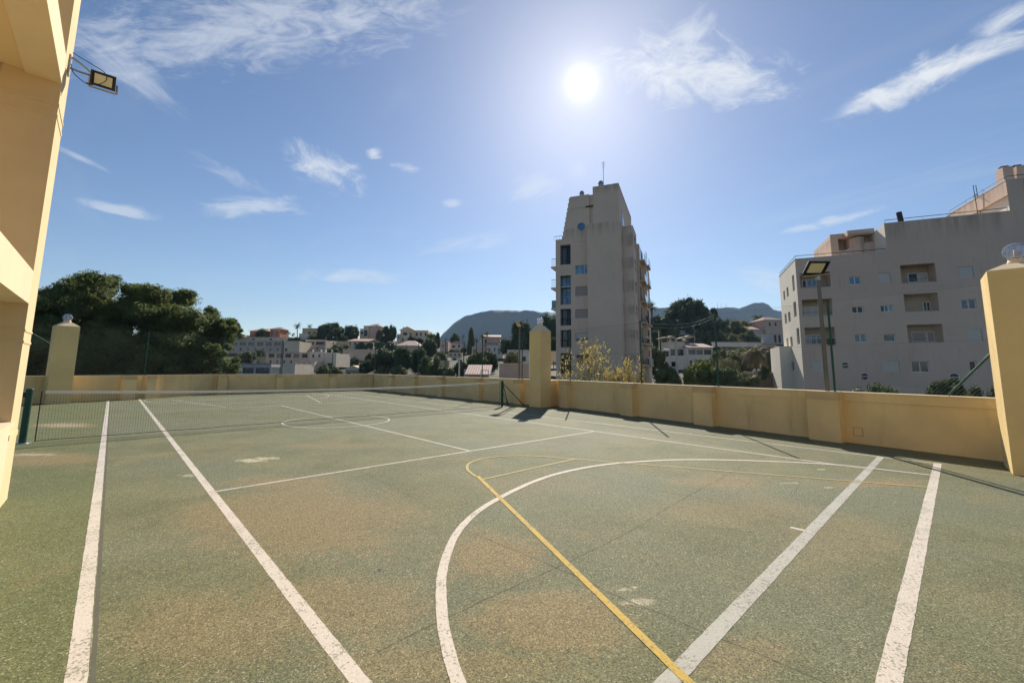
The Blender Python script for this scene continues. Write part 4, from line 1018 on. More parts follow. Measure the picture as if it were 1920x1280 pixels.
# windows with tan roller blinds, and the dark glass stack
for i, o in enumerate(wops):
    if i == 0 : window(tp, o, tt, .18, ('glass_teal', 'glass_blue', 'glass_teal'), 3, .05)
    elif i in (1, 2): shutter(tp, o, tt, .18, 'shutter_tan')
    elif i == 3:
        hz_ = o[3]-(o[3]-o[2])*.55; shutter(tp, (o[0], o[1], hz_, o[3]), tt, .18, 'shutter'); window(tp, (o[0], o[1], o[2], hz_-.01), tt, .18, 'glass', 2, .05)
    else: window(tp, o, tt, .18, 'glass_dark', 2, .05)
for o, (_, _, g_) in zip(gops, panels): window(tp, o[:4], tt, .69, (g_, g_ if g_ != 'glass' else 'glass_dark'), 2, .06, frame='metal_dark')
for i in (3, 4, 5):
    o = gops[i]; rail(tp, o[0]+.03, o[1]-.03, o[2]+.02, o[2]+.95, -.1, tt, 'metal_dark', True, .15)
porthole(tp, 1090, 424.7, 7.6, 7.6, tt, 'glass_blue', False)
# balconies jutting from the left corner
for (v0, vs, kind) in ((478, 498, 0), (518.5, 538, 0), (549, 577, 1)):
    z1_ = zc(1036, vs); zr_ = zc(1036, v0)
    sa = sS(1030.5); mb = MB()
    pr = [(sa-.1, z1_+.12), (-.003, z1_+.12), (-.003, z1_-.62), (sa*.35, z1_-.45), (sa-.1, z1_-.1)]
    mb.extr([tp.P(a_, z_, -1.0) for a_, z_ in pr], tp.n*-3.2); bo = mb.build('balcony', M['tower'], tt)
    if kind: MB().pbox(tp, sa, -.01, -1.04, -1.01, z1_+.13, z1_+1.2).pbox(tp, sa, sa+.03, -4.1, -1.05, z1_+.13, z1_+1.2).build('glass_screen', M['glass_teal'], bo)
    else: rail(tp, sa, -.02, z1_+.13, z1_+1.25, -1.05, bo, 'metal_dark', True, .14); 
# roof items
for (u0, v0, u1, v1, dz) in ((1086, 359, 1096, 368, zU), (1121, 340, 1132, 349, zU2)):
    r_ = tp.rect(u0, v0, u1, v1, back=2.5); mx = (r_[0]+r_[1])/2; w2 = (r_[1]-r_[0])/2; p_ = tp.P(mx, dz+.002, -2.5)
    mb = MB(); H_ = max(.5, r_[3]-dz); mb.tube(p_, p_+Vector((0, 0, H_*.75)), w2*.8, n=12).tube(p_+Vector((0, 0, H_*.78)), p_+Vector((0, 0, H_)), w2, w2*.6, 12).build('roof_vent', M['metal_grey'], tt)
p_ = tp.P(sS(1131.5, 345, 3), zU2, -3); top = tp.P(sS(1131, 305, 3), tp.hit(1131, 303, 3)[1], -3)
at_ = thing('rooftop_aerial', 'tall thin television aerial on the roof of the tower', 'aerial', tuple(p_))
MB().tube(p_, top, .045, .03, 6).build('mast', M['metal_grey'], at_); mb = MB()
for k in range(5): z_ = -.15-.22*k; mb.tube(top+tp.s*(-.28+.03*k)+Vector((0, 0, z_)), top+tp.s*(.3-.03*k)+Vector((0, 0, z_)), .02, n=4)
mb.build('dipoles', M['metal_grey'], at_)
# ------------------------------------------------------------------ vegetation
def rsphere(r=1.0):
    while True:
        v = Vector((random.uniform(-1, 1), random.uniform(-1, 1), random.uniform(-1, 1)))
        if .05 < v.length < 1: return v.normalized()*r
ICO = None
def ico_pts():
    t = (1+5**.5)/2
    v = [Vector(p).normalized() for p in [(-1, t, 0), (1, t, 0), (-1, -t, 0), (1, -t, 0), (0, -1, t), (0, 1, t), (0, -1, -t), (0, 1, -t), (t, 0, -1), (t, 0, 1), (-t, 0, -1), (-t, 0, 1)]]
    f = [(0, 11, 5), (0, 5, 1), (0, 1, 7), (0, 7, 10), (0, 10, 11), (1, 5, 9), (5, 11, 4), (11, 10, 2), (10, 7, 6), (7, 1, 8), (3, 9, 4), (3, 4, 2), (3, 2, 6), (3, 6, 8), (3, 8, 9), (4, 9, 5), (2, 4, 11), (6, 2, 10), (8, 6, 7), (9, 8, 1)]
    for _ in range(1):
        nf_, cache = [], {}
        def mid(a_, c_):
            k = (min(a_, c_), max(a_, c_))
            if k not in cache: v.append(((v[a_]+v[c_])/2).normalized()); cache[k] = len(v)-1
            return cache[k]
        for a_, c_, e_ in f: x, y, z = mid(a_, c_), mid(c_, e_), mid(e_, a_); nf_ += [(a_, x, z), (c_, y, x), (e_, z, y), (x, y, z)]
        f = nf_
    return v, f
ICO = ico_pts()
def leaf_quad(vs, fs, p, nrm, size, aspect=.6):
    nrm = (nrm+rsphere(.9)); nrm = nrm.normalized() if nrm.length > .01 else Vector((0, 0, 1))
    a_ = nrm.orthogonal().normalized(); c_ = nrm.cross(a_); t = random.uniform(0, 2*PI)
    e1 = (a_*math.cos(t)+c_*math.sin(t))*size; e2 = (c_*math.cos(t)-a_*math.sin(t))*size*aspect
    k = len(vs); vs += [p-e1, p+e2*.8, p+e1, p-e2*.8]; fs.append((k, k+1, k+2, k+3))
def clump(vs, fs, c, r, n, size, flat=.8, core=.72, asp=.5):
    if core:
        k = len(vs)
        for q in ICO[0]: vs.append(c+Vector((q.x*r, q.y*r, q.z*r*flat))*core*random.uniform(.75, 1.1))
        fs += [tuple(k+i for i in f) for f in ICO[1]]
    for _ in range(n):
        d = rsphere(); rr = r*random.uniform(.68, 1.06)
        leaf_quad(vs, fs, c+Vector((d.x*rr, d.y*rr, d.z*rr*flat)), d, size*random.uniform(.6, 1.3), asp)
def mesh_of(name, vs, fs, m_):
    me = bpy.data.meshes.new(name); me.from_pydata([tuple(v) for v in vs], [], fs); me.materials.append(m_); me.update(); return me
# unit crowns: about 1 high, radius 1
CR = {}
def crown(kind, m_, var):
    key = (kind, m_, var)
    if key in CR: return CR[key]
    random.seed(hash((kind, var)) % 9973 if False else sum(ord(ch) for ch in kind)*31+var*7)
    vs, fs = [], []
    if kind == 'round':
        for _ in range(34):
            d = rsphere(); k_ = random.uniform(.6, 1); c = Vector((d.x*.64*k_, d.y*.64*k_, .50+d.z*.36*k_)); clump(vs, fs, c, random.uniform(.22, .40), 85, .055, .62)
    elif kind == 'umbrella':
        for _ in range(48):
            t = random.uniform(0, 2*PI); r = math.sqrt(random.random())*.76; c = Vector((r*math.cos(t), r*math.sin(t), .30+.54*(1-r*r)*random.uniform(.35, 1))); clump(vs, fs, c, random.uniform(.2, .32), 90, .055, .55)
    elif kind == 'dome':
        for _ in range(95):
            d = rsphere()
            if d.z < -.35: d.z *= -1
            k_ = random.uniform(.72, 1.0); clump(vs, fs, Vector((d.x*.80*k_, d.y*.80*k_, .36+.50*d.z*k_)), random.uniform(.14, .24), 60, .036, .75)
        for _ in range(14): t = random.uniform(0, 2*PI); clump(vs, fs, Vector((.55*math.cos(t), .55*math.sin(t), .14)), .22, 60, .04, .6)
    elif kind == 'shrub':
        for _ in range(18):
            t = random.uniform(0, 2*PI); r = math.sqrt(random.random())*.75; c = Vector((r*math.cos(t), r*math.sin(t), random.uniform(.12, .72)*(1-.4*r))); clump(vs, fs, c, random.uniform(.22, .36), 100, .07, .8)
    elif kind == 'cypress':
        for i in range(15):
            z = .05+i/15*.85; rr = .75*math.sin(PI*min(1, (z*.75+.2)))*(1-z*.55); 
            for _ in range(3): t = random.uniform(0, 2*PI); clump(vs, fs, Vector((rr*.5*math.cos(t), rr*.5*math.sin(t), z)), .42*(1-z*.6), 55, .07, .35, .7)
    elif kind == 'hedge':
        for i in range(44):
            c = Vector((random.uniform(-.92, .92), random.uniform(-.8, .8), random.uniform(.15, .8))); clump(vs, fs, c, .2, 45, .05, 1.2)
    xs = sorted(max(abs(v.x), abs(v.y)) for v in vs); kx = 1/xs[int(len(xs)*.985)]; zs_ = sorted(v.z for v in vs); kz = 1/zs_[int(len(zs_)*.99)]
    vs = [Vector((v.x*kx, v.y*kx, v.z*kz)) for v in vs]
    random.seed(11+var)
    CR[key] = mesh_of('crown', vs, fs, M[m_]); return CR[key]
TR = {}
def trunk_mesh(forks=3, m_='bark'):
    if (forks, m_) in TR: return TR[(forks, m_)]
    mb = MB(); mb.tube((0, 0, -.25), (.02, 0, .25), .07, .05, 7); mb.tube((.02, 0, .25), (.0, .03, .55), .05, .03, 6)
    for i in range(forks): t = i*2*PI/forks+.4; mb.tube((.01, 0, .22), (.38*math.cos(t), .38*math.sin(t), .55), .032, .015, 5)
    me = bpy.data.meshes.new('trunk'); me.from_pydata([tuple(v) for v in mb.v], [], mb.f); me.materials.append(M[m_]); TR[(forks, m_)] = me; return me
def tree(label, u, vb, vt, wpx, kind='round', m_='tree_dark', var=0, D=None, name='broadleaf_tree', cat='tree', group=None, deep=1.0):
    """tree whose foot is at (u, vb) on the terrain and whose top shows at vt; wpx is the crown width in pixels"""
    D = D or place(u, vb); B_ = at(u, vb, D); T = at(u, vt, D); B_.z = min(B_.z, terr(B_.x, B_.y)+.3)
    H_ = T.z-B_.z; w = wpx/FX*D/2
    t = thing(name, label, cat, tuple(B_), group)
    a_ = random.uniform(0, 6.28) if kind != 'hedge' else -YAW
    o = bpy.data.objects.new('crown', crown(kind, m_, var)); C.objects.link(o); o.parent = t; o.rotation_euler = (0, 0, a_); o.scale = (w, w*deep, H_)
    if kind not in ('shrub', 'hedge', 'dome', 'cypress'):
        o = bpy.data.objects.new('trunk', trunk_mesh()); C.objects.link(o); o.parent = t; o.rotation_euler = (0, 0, a_); o.scale = (min(w, H_*.45),)*2+(H_,)
    return t
def frond(vs, fs, base, az, elev, L, droop, w=.30, seg=7):
    P_ = base.copy(); d = Vector((math.cos(az)*math.cos(elev), math.sin(az)*math.cos(elev), math.sin(elev))); side = Vector((-math.sin(az), math.cos(az), 0))
    for i in range(seg):
        d2 = (d-Vector((0, 0, droop/seg))).normalized(); Q = P_+d2*L/seg; t = i/seg; ww = w*L*(1-.75*t)*(.5+min(1, t*3)*.5)
        up = side.cross(d2).normalized()
        for j in range(3):
            a_ = P_.lerp(Q, (j+.5)/3)
            for sg in (1, -1):
                tip = a_+side*sg*ww+d2*ww*.7-up*ww*.0-Vector((0, 0, ww*.55)); k = len(vs); vs += [a_-d2*L*.012, a_+d2*L*.02, tip]; fs.append((k, k+1, k+2))
        k = len(vs); vs += [P_+side*.006*L, P_-side*.006*L, Q-side*.004*L, Q+side*.004*L]; fs.append((k, k+1, k+2, k+3))
        P_, d = Q, d2
def palm(label, u, vb, vt, wpx, var=0, m_='palm', D=None, droop=1.6, n=34, group=None, sk=.12, trunk_r=.022):
    D = D or place(u, vb); B_ = at(u, vb, D); T = at(u, vt, D); B_.z = min(B_.z, terr(B_.x, B_.y)+.3); H_ = T.z-B_.z; w = wpx/FX*D/2
    random.seed(100+var); t = thing('palm_tree', label, 'palm tree', tuple(B_), group)
    hz = H_-w*.55; vs, fs = [], []; c = Vector((0, 0, hz))
    for i in range(n): frond(vs, fs, c, i*2.399, random.uniform(-.5, 1.35), w*random.uniform(.85, 1.1), droop*random.uniform(.7, 1.2))
    o = bpy.data.objects.new('fronds', mesh_of('fronds', vs, fs, M[m_])); C.objects.link(o); o.parent = t
    mb = MB(); r = max(.12, H_*trunk_r); P_ = [Vector((math.sin(i*.5+var)*.02*H_, 0, hz*i/6-.3)) for i in range(7)]
    for i, (a_, c_) in enumerate(zip(P_, P_[1:])): mb.tube(a_, c_, r*(1.15-.05*i), r*(1.08-.05*i), 7)
    me = bpy.data.meshes.new('trunk'); me.from_pydata([tuple(v) for v in mb.v], [], mb.f); me.materials.append(M['bark'])
    o = bpy.data.objects.new('trunk', me); C.objects.link(o); o.parent = t
    return t

# big pines beyond the left wall
def pine(label, u, vt, halfw, D, zbase, low, nclump, seed, lean=0.0):
    random.seed(seed); B_ = at(u, 700, D); B_ = Vector((B_.x, B_.y, zbase)); T = at(u, vt, D); H_ = T.z-zbase
    t = thing('pine_tree', label, 'pine tree', tuple(B_), 'pines beyond the left end of the wall')
    vs, fs = [], []; cz = (T.z+low)/2-zbase; rz = (T.z-low)/2; cl = []
    for i in range(nclump):
        while True:
            d = rsphere()
            if d.z > -.75: break
        k = random.uniform(.70, 1.06) if random.random() < .85 else random.uniform(.3, .7)
        r = random.choice((.6, .8, 1.0, 1.25, 1.6))*random.uniform(.85, 1.1)*min(1, halfw/4.5)
        c = Vector((d.x*(halfw-r*.7)*k, d.y*(halfw*.9-r*.7)*k, cz+d.z*(rz-r*.55)*k)); cl.append((c, r))
        clump(vs, fs, c, r, int(430*r), .15, .68, .74, .28)
        for _ in range(3):
            e = rsphere(); c2 = c+Vector((e.x, e.y, abs(e.z)*.8))*r*.8; clump(vs, fs, c2, r*.38, 60, .14, .8, .5, .28)
    o = bpy.data.objects.new('crown', mesh_of('crown', vs, fs, M['pine'])); C.objects.link(o); o.parent = t
    mb = MB(); tp_ = Vector((lean*.5, 0, cz*.55)); mb.tube((0, 0, -.5), tp_, .34, .24, 10); mb.tube(tp_, (lean, 0, cz), .24, .14, 8)
    for c, r in random.sample(cl, min(16, len(cl))): s_ = tp_.lerp(Vector((lean, 0, cz)), random.random()); m2 = s_.lerp(c, .5)+Vector((0, 0, -.3)); mb.tube(s_, m2, .09, .06, 5); mb.tube(m2, c, .06, .03, 5)
    me = bpy.data.meshes.new('trunk'); me.from_pydata([tuple(v) for v in mb.v], [], mb.f); me.materials.append(M['bark']); o = bpy.data.objects.new('trunk', me); C.objects.link(o); o.parent = t
pine('huge dark pine rising behind the left pillar, tallest of the pines', 190, 503, 5.6, 33, GZ, -1.6, 112, 1)
pine('big pine at the far left, half hidden by the cream building', 98, 528, 4.4, 31, GZ, -1.6, 74, 2)
pine('broad pine right of the tallest one, its olive lit boughs hanging to the wall', 300, 537, 5.0, 35, GZ, -1.8, 92, 3)
pine('smaller rounded pine standing at the right end of the dark pines', 399, 574, 1.9, 37, GZ, 2.4, 26, 4)
pine('low ragged pine bough mass below the small rounded pine, sloping to the wall', 385, 632, 2.6, 35.5, GZ, -1.9, 44, 5)

# twiggy yellow-leaved small trees in front of the tower
def twiggy(label, u, vt, wpx, D, seed, leaf='tree_yellow', dens=1.0, tw=.045, leaves=9, lvl=4, group=None, name='yellow_leaved_tree', cat='tree', ls=.14):
    random.seed(seed); B_ = at(u, 720, D); B_ = Vector((B_.x, B_.y, GZ)); T = at(u, vt, D); H_ = T.z-GZ; w = wpx/FX*D/2
    t = thing(name, label, cat, tuple(B_), group); mb = MB(); vs, fs = [], []
    vis = 1.0-GZ
    def br(p, d, L, r, k):
        q = p+d*L; mb.tube(p, q, r, r*.7, 5 if k > 1 else 3, caps=False)
        if k == 0:
            for _ in range(leaves):
                c = q+rsphere(.26); leaf_quad(vs, fs, c, Vector((0, 0, 1)), ls*random.uniform(.6, 1.3), .45)
            return
        for _ in range(random.choice((2, 3, 3)) if k > 1 else 3):
            e = (d+rsphere(.75)+Vector((0, 0, .18))).normalized(); br(q, e, L*random.uniform(.62, .85), r*.62, k-1)
    for i in range(int(4*dens)+2):
        a_ = random.uniform(0, 2*PI); d = Vector((math.cos(a_)*w/H_*1.1, math.sin(a_)*w/H_*.7, 1)).normalized()
        L = H_*.32
        br(Vector((0, 0, 0)), d, L, tw, lvl)
    zs = max(v.z for v in vs) if vs else 1; k = H_/zs
    xs = sorted(abs(v.dot(RH)) for v in vs)[int(len(vs)*.97)]; kx = w/xs if xs > 0 else 1
    sc = lambda v: Vector((v.x*kx, v.y*kx, v.z*k))
    o = bpy.data.objects.new('leaves', mesh_of('leaves', [sc(v) for v in vs], fs, M[leaf])); C.objects.link(o); o.parent = t
    me = bpy.data.meshes.new('branches'); me.from_pydata([tuple(sc(v)) for v in mb.v], [], mb.f); me.materials.append(M['bark_pale']); o = bpy.data.objects.new('branches', me); C.objects.link(o); o.parent = t
GY = 'yellow-leaved small trees in front of the tower'
twiggy('tallest twiggy tree with yellow leaf tips, in front of the tower windows', 1112, 630, 120, 22, 21, dens=1.0, leaves=3, group=GY)
twiggy('yellow-leaved bush tree just right of the middle of the tower foot', 1182, 664, 60, 20, 22, leaves=3, lvl=4, group=GY)
twiggy('small bright yellow bush beside the gate pillar, at the left edge of the tower foot', 1062, 695, 40, 20, 23, leaves=5, lvl=4, group=GY)
twiggy('low yellow bush tree between the tallest twiggy tree and the second fence post', 1148, 668, 64, 21, 24, leaves=3, lvl=4, group=GY)
twiggy('low spreading yellow-green bush at the right corner of the tower foot', 1210, 682, 52, 21, 25, leaves=4, lvl=4, group=GY)
twiggy('dull olive bush growing low in front of the tower door column', 1110, 686, 90, 19, 26, leaf='tree_olive', leaves=8, lvl=4, group='green bushes behind the right-hand wall')
GG = 'green bushes behind the right-hand wall'
def bush(label, u, vt, wpx, D, m_='tree_olive', kind='shrub', var=0, group=GG):
    B_ = at(u, 720, D); tz = at(u, vt, D).z; t = thing('bush', label, 'bush', (B_.x, B_.y, GZ), group); w = wpx/FX*D/2
    H_ = min(tz-GZ, max(w*1.9, 1.6)); z0_ = tz-GZ-H_
    o = bpy.data.objects.new('foliage', crown(kind, m_, var)); C.objects.link(o); o.parent = t; o.scale = (w, w, H_); o.location = (0, 0, z0_); o.rotation_euler = (0, 0, u*.1)
    mb = MB()
    for k in range(4): mb.tube((.1*math.cos(k*1.6), .1*math.sin(k*1.6), -.2), (w*.4*math.cos(k*1.6), w*.4*math.sin(k*1.6), z0_+H_*.4), .06, .03, 6, caps=False)
    me = bpy.data.meshes.new('stems'); me.from_pydata([tuple(v) for v in mb.v], [], mb.f); me.materials.append(M['bark']); o = bpy.data.objects.new('stems', me); C.objects.link(o); o.parent = t
bush('round green bush in front of the white villa, just left of its lamp post', 1252, 690, 52, 34, 'tree_mid', 'round')
bush('bigger bright green bush under the villa balcony, left of the tall fence post', 1312, 680, 66, 36, 'tree_bright', 'round', 1)
bush('green bush right of the tall fence post, below the drooping palm', 1358, 690, 60, 34, 'tree_mid', 'round', 2)
bush('low grey-green bush at the left foot of the brown garden wall', 1396, 700, 54, 33, 'tree_olive', 'round', 0)
twiggy('small tree with yellowish-green leaves left of the drooping palm', 1368, 662, 74, 46, 31, leaf='tree_olive', leaves=10, lvl=4, group=GG, ls=.16)
twiggy('small tree with sparse green and yellow leaves against the villa balcony', 1330, 664, 44, 44, 32, leaf='tree_olive', leaves=9, lvl=3, group=GG, ls=.15)
bush('dark clipped round shrub on the brown garden wall beside the drooping palm', 1431, 686, 24, 52, 'tree_dark', 'shrub', 1)
GD = 'dark planting at the foot of the flats'
bush('low dark spreading shrub at the foot of the flats, below the two round windows', 1642, 724, 84, 26, 'tree_dark', 'shrub', 0, GD)
bush('dark spiky shrub at the foot of the flats, right of the paved ramp', 1762, 716, 50, 25, 'tree_dark', 'cypress', 1, GD)
bush('taller dark spiky shrub below the right-hand round window of the flats', 1785, 712, 44, 26, 'tree_dark', 'cypress', 0, GD)
bush('dark low shrub right of the right-hand round window of the flats', 1812, 724, 50, 24, 'tree_dark', 'shrub', 2, GD)
bush('dark low shrub beside the right-hand gate pillar at the foot of the flats', 1856, 733, 60, 23, 'tree_dark', 'shrub', 1, GD)

# ------------------------------------------------------------------ houses on the hillside
M['w_cream'] = stucco('cream_house_wall', (.70, .57, .41), .08, 6, .25, .1); M['w_grey'] = stucco('grey_house_wall', (.53, .43, .355), .10, 6, .4, .1)
M['w_red'] = stucco('terracotta_house_wall', (0.512, 0.218, 0.128), .10, 6, .2, .1); M['w_peach'] = stucco('peach_house_wall', (.68, .50, .38), .08, 6, .25, .1)
M['w_white'] = stucco('white_house_wall', (.76, .70, .62), .06, 6, .2, .1); M['w_yellow'] = stucco('yellow_house_wall', (0.563, 0.435, 0.256), .08, 6, .2, .1)
M['w_pink'] = stucco('pink_house_wall', (.64, .46, .37), .08, 6, .25, .1); M['w_pale'] = stucco('pale_block_wall', (.66, .57, .46), .08, 6, .3, .1)
M['w_brown'] = stucco('brown_retaining_wall', (0.282, 0.205, 0.154), .2, 4, .4, .3); M['w_blue'] = stucco('grey_blue_house_wall', (.40, .40, .42), .1, 4, .3, .2)  # w_blue: plain grey-blue wall colour
M['canvas'] = stucco('cream_canvas', (.42, .38, .28), .1, 20, .3, .2)
def house(name, label, cat, vols, vb, group=None, D=None, base=None):
    """vols: (u0, v0, u1, v1, wall material, roof kind, roof material, depth m, setback m, windows[(fx0, fy0, fx1, fy1)])"""
    um = (vols[0][0]+vols[0][2])/2; D = D or place(um, vb); B_ = at(um, vb, D); zg = min(B_.z, terr(B_.x, B_.y))-1.2
    t = thing(name, label, cat, (B_.x, B_.y, max(zg, zg)), group)
    for (u0, v0, u1, v1, wm, rk, rm, dep, sb, wins) in vols:
        d_ = D+sb; a_ = at(u0, 690, d_); c_ = at(u1, 690, d_); pl = Plane((a_.x, a_.y), (c_.x-a_.x, c_.y-a_.y)); W2 = (c_-a_).length
        um_ = (u0+u1)/2; zt = pl.hit(um_, v0)[1]; z1_ = pl.hit(um_, v1)[1]; zb0 = min(zg, z1_) if v1 >= vb-3 else z1_
        ops_ = [(W2*x0, W2*x1, z1_+(zt-z1_)*(1-y1), z1_+(zt-z1_)*(1-y0), .25) for (x0, y0, x1, y1) in wins]
        mb = facade(pl, W2, zb0, zt, ops_); shell(mb, pl, 0, W2, dep, zb0, zt); w_ = mb.build('wall', M[wm], t)
        for o in ops_: MB().pbox(pl, o[0], o[1], -.249, -.2, o[2], o[3]).build('window', M['glass_dark'] if random.random() < .6 else M['glass'], t)
        if rk == 'flat':
            mb = MB()
            for q in ((-.12, W2+.12, -.3, .12), (-.12, W2+.12, -dep-.1, -dep+.3)): mb.pbox(pl, q[0], q[1], q[2], q[3], zt+.001, zt+.22)
            mb.build('parapet', M[rm], t)
        elif rk == 'hip' or rk == 'gable':
            e = .5; zr = zt+min(2.4, max(.9, dep*.17)) ; P = pl.P; i_ = min(W2*.33, dep*.45) if rk == 'hip' else 0
            a1, a2, a3, a4 = P(-e, zt+.01, e), P(W2+e, zt+.01, e), P(W2+e, zt+.01, -dep-e), P(-e, zt+.01, -dep-e); r1, r2 = P(i_, zr, -dep/2), P(W2-i_, zr, -dep/2)
            if rk == 'gable': r1, r2 = P(W2/2, zr, e), P(W2/2, zr, -dep-e)
            mb = MB()
            if rk == 'hip': mb.face([a1, a2, r2, r1]).face([a2, a3, r2]).face([a3, a4, r1, r2]).face([a4, a1, r1])
            else: mb.face([a1, r1, r2, a4]).face([a2, a3, r2, r1]).face([a1, a2, r1]).face([a4, r2, a3])
            mb.face([a1, a4, a3, a2]); mb.build('roof', M[rm], t)
            MB().pbox(pl, -e, W2+e, e+.002, e+.12, zt-.1, zt+.1).build('gutter', M['w_white'], t)
        elif rk == 'mono':
            P = pl.P; MB().extr([P(-.3, zt+.01, .5), P(-.3, zt+.16, .5), P(-.3, zt+1.5, -dep), P(-.3, zt+1.3, -dep)], pl.s*(W2+.6)).build('roof', M[rm], t)
    return t, D
def add_chimneys(t, D, us, v0, v1, w=4, m_='w_white', back=3):
    for u in us: a_ = at(u, v1, D+back); c_ = at(u, v0, D+back); r = w/FX*D/2; MB().box(a_.x-r, a_.x+r, a_.y-r, a_.y+r, a_.z-.8, c_.z).build('chimney', M[m_], t)
def wins(n, y0, y1, w=.5, x0=0.03, x1=.97): return [(x0+(x1-x0)*(i+.5-w/2)/n, y0, x0+(x1-x0)*(i+.5+w/2)/n, y1) for i in range(n)]
random.seed(5)
t, D = house('terraced_houses', 'long grey row of terraced houses, upper of two rows on the left hillside', 'terraced houses', [(424, 638.5, 528, 661, 'w_grey', 'flat', 'w_cream', 9, 0, wins(6, .12, .42, .72)+wins(7, .62, .82, .2)), (528.5, 640, 558.5, 660, 'w_cream', 'flat', 'w_cream', 9, -.3, [(.1, .65, .25, .9)])], 664)
house('terrace_roofs', 'pale low roof terraces standing just above the upper grey row of houses', 'house', [(452, 633, 534, 640, 'w_cream', 'flat', 'w_white', 6, 0, [(.2, .2, .26, .8), (.6, .2, .66, .8)])], 642)
house('cream_house', 'plain cream flat-roofed house half hidden by the pines, at the top left of the hill', 'house', [(424, 627.5, 453, 640, 'w_cream', 'flat', 'w_cream', 8, 0, [(.65, .3, .75, .7)])], 640)
t, D = house('terracotta_house', 'terracotta house with tiled roofs on the skyline, behind the grey terraced row', 'house', [(463, 620.5, 497, 636, 'w_red', 'hip', 'tile', 9, 0, [(.3, .25, .45, .7), (.6, .25, .75, .7)]), (501, 617, 520.5, 636, 'w_red', 'hip', 'tile_brown', 7, -1, [(.1, .2, .3, .75), (.6, .25, .8, .8)]), (496.5, 623, 501.5, 636, 'w_red', 'flat', 'w_white', 6, 1, [])], 637)
t, D = house('terraced_houses', 'peach and grey row of terraced houses with white chimneys, lower middle of the hillside', 'terraced houses', [(497, 662, 580, 684, 'w_peach', 'flat', 'w_grey', 9, 0, wins(5, .05, .38, .7)+wins(6, .62, .85, .25)), (580, 661, 606, 692, 'w_pale', 'flat', 'w_white', 9, -.4, [(.15, .1, .3, .3), (.6, .1, .75, .3)]), (606.3, 662.5, 629, 688, 'w_pale', 'flat', 'w_white', 9, -.2, [(.3, .72, .75, .95)]), (551, 678, 589, 701, 'w_peach', 'flat', 'w_peach', 4, -5, [(.4, .1, .55, .5), (.7, .1, .85, .5)])], 692)
add_chimneys(t, D, (566, 587, 602.5, 611, 623), 655, 664, 2.6)
house('peach_terrace', 'small yellow-peach walled terrace between the two rows, right of the grey-green palms', 'house', [(480, 670.5, 500.5, 682, 'w_yellow', 'flat', 'w_cream', 5, 0, [(.1, .55, .2, .95)]), (446, 674, 456, 682, 'w_peach', 'flat', 'w_peach', 5, 1, [])], 684)
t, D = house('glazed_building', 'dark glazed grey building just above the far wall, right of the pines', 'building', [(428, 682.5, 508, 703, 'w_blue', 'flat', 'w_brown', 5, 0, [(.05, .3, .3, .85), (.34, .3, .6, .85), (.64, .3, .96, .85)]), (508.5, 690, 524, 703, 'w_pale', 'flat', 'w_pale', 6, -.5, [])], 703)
house('cream_block', 'blank pale block standing just above the far wall, left of the peach houses', 'building', [(526, 683, 553, 704, 'w_pale', 'flat', 'w_pale', 8, 0, [])], 704)
t, D = house('yellow_house', 'yellow villa with a white terrace on the skyline beside the tall palm', 'house', [(562, 616, 594, 636, 'w_yellow', 'flat', 'w_cream', 9, 0, [(.35, .3, .48, .75), (.65, .3, .78, .75)]), (556.5, 626, 573, 637, 'w_white', 'flat', 'w_white', 4, -3, [])], 638)
house('grey_house', 'grey house with a white terrace edge above the right end of the peach row', 'house', [(570, 638, 608, 657, 'w_grey', 'flat', 'w_white', 8, 0, [(.06, .12, .42, .42), (.5, .12, .94, .42), (.55, .68, .62, .88)])], 659)
t, D = house('cream_bungalow', 'long low beige house with a small bright doorway, below the round dark trees', 'house', [(613, 640.5, 652, 651, 'w_cream', 'flat', 'w_cream', 7, 0, [(.05, .3, .12, .9), (.5, .4, .6, .8)]), (615, 640, 624, 652, 'w_yellow', 'flat', 'w_white', 3, -3, [])], 653)
t, D = house('tower_house', 'tall octagonal-roofed pinkish house on the skyline, tallest house on the hill', 'house', [(678, 611.5, 687.5, 640, 'w_cream', 'flat', 'tile_brown', 8, 0, [(.1, .25, .8, .65)]), (687, 611.5, 706, 640, 'w_pink', 'hip', 'tile_brown', 9, 1.0, []), (671.5, 617, 678.5, 640, 'w_white', 'flat', 'w_cream', 6, .8, [(.2, .2, .8, .4)])], 642)
add_chimneys(t, D, (706.5,), 609, 616, 1.6, 'w_grey', 4)
t, D = house('tiled_house', 'pale house with an orange lean-to roof left of the long dark hedge', 'house', [(650, 640, 688, 657, 'w_pale', 'mono', 'tile', 7, 0, [(.05, .15, .14, .45), (.3, .1, .38, .4), (.45, .5, .52, .9), (.78, .45, .85, .95)])], 658)
house('retaining_wall', 'tall orange-brown retaining wall below the long dark hedge', 'wall', [(641, 656, 706, 674, 'w_peach', 'flat', 'w_cream', 2, 0, [])], 676)
t, D = house('arched_villa', 'large cream villa with arched windows and rooftop balustrade on the skyline', 'house', [(748, 619, 774, 642, 'w_cream', 'gable', 'w_cream', 10, 0, [(.2, .18, .5, .42), (.15, .62, .25, .95), (.7, .6, .8, .95)]), (774, 620, 800, 636, 'w_cream', 'flat', 'w_white', 10, .5, [(.12, .2, .26, .6), (.42, .2, .58, .6), (.78, .2, .9, .6)]), (741.5, 627, 748.5, 643, 'w_cream', 'flat', 'w_cream', 6, -.5, [(.3, .2, .7, .5)]), (786, 634, 797, 648, 'w_cream', 'flat', 'w_cream', 4, -2, [(.3, .2, .6, .6)])], 648)
add_chimneys(t, D, (756.5, 765), 613, 620, 2, 'w_grey', 3)
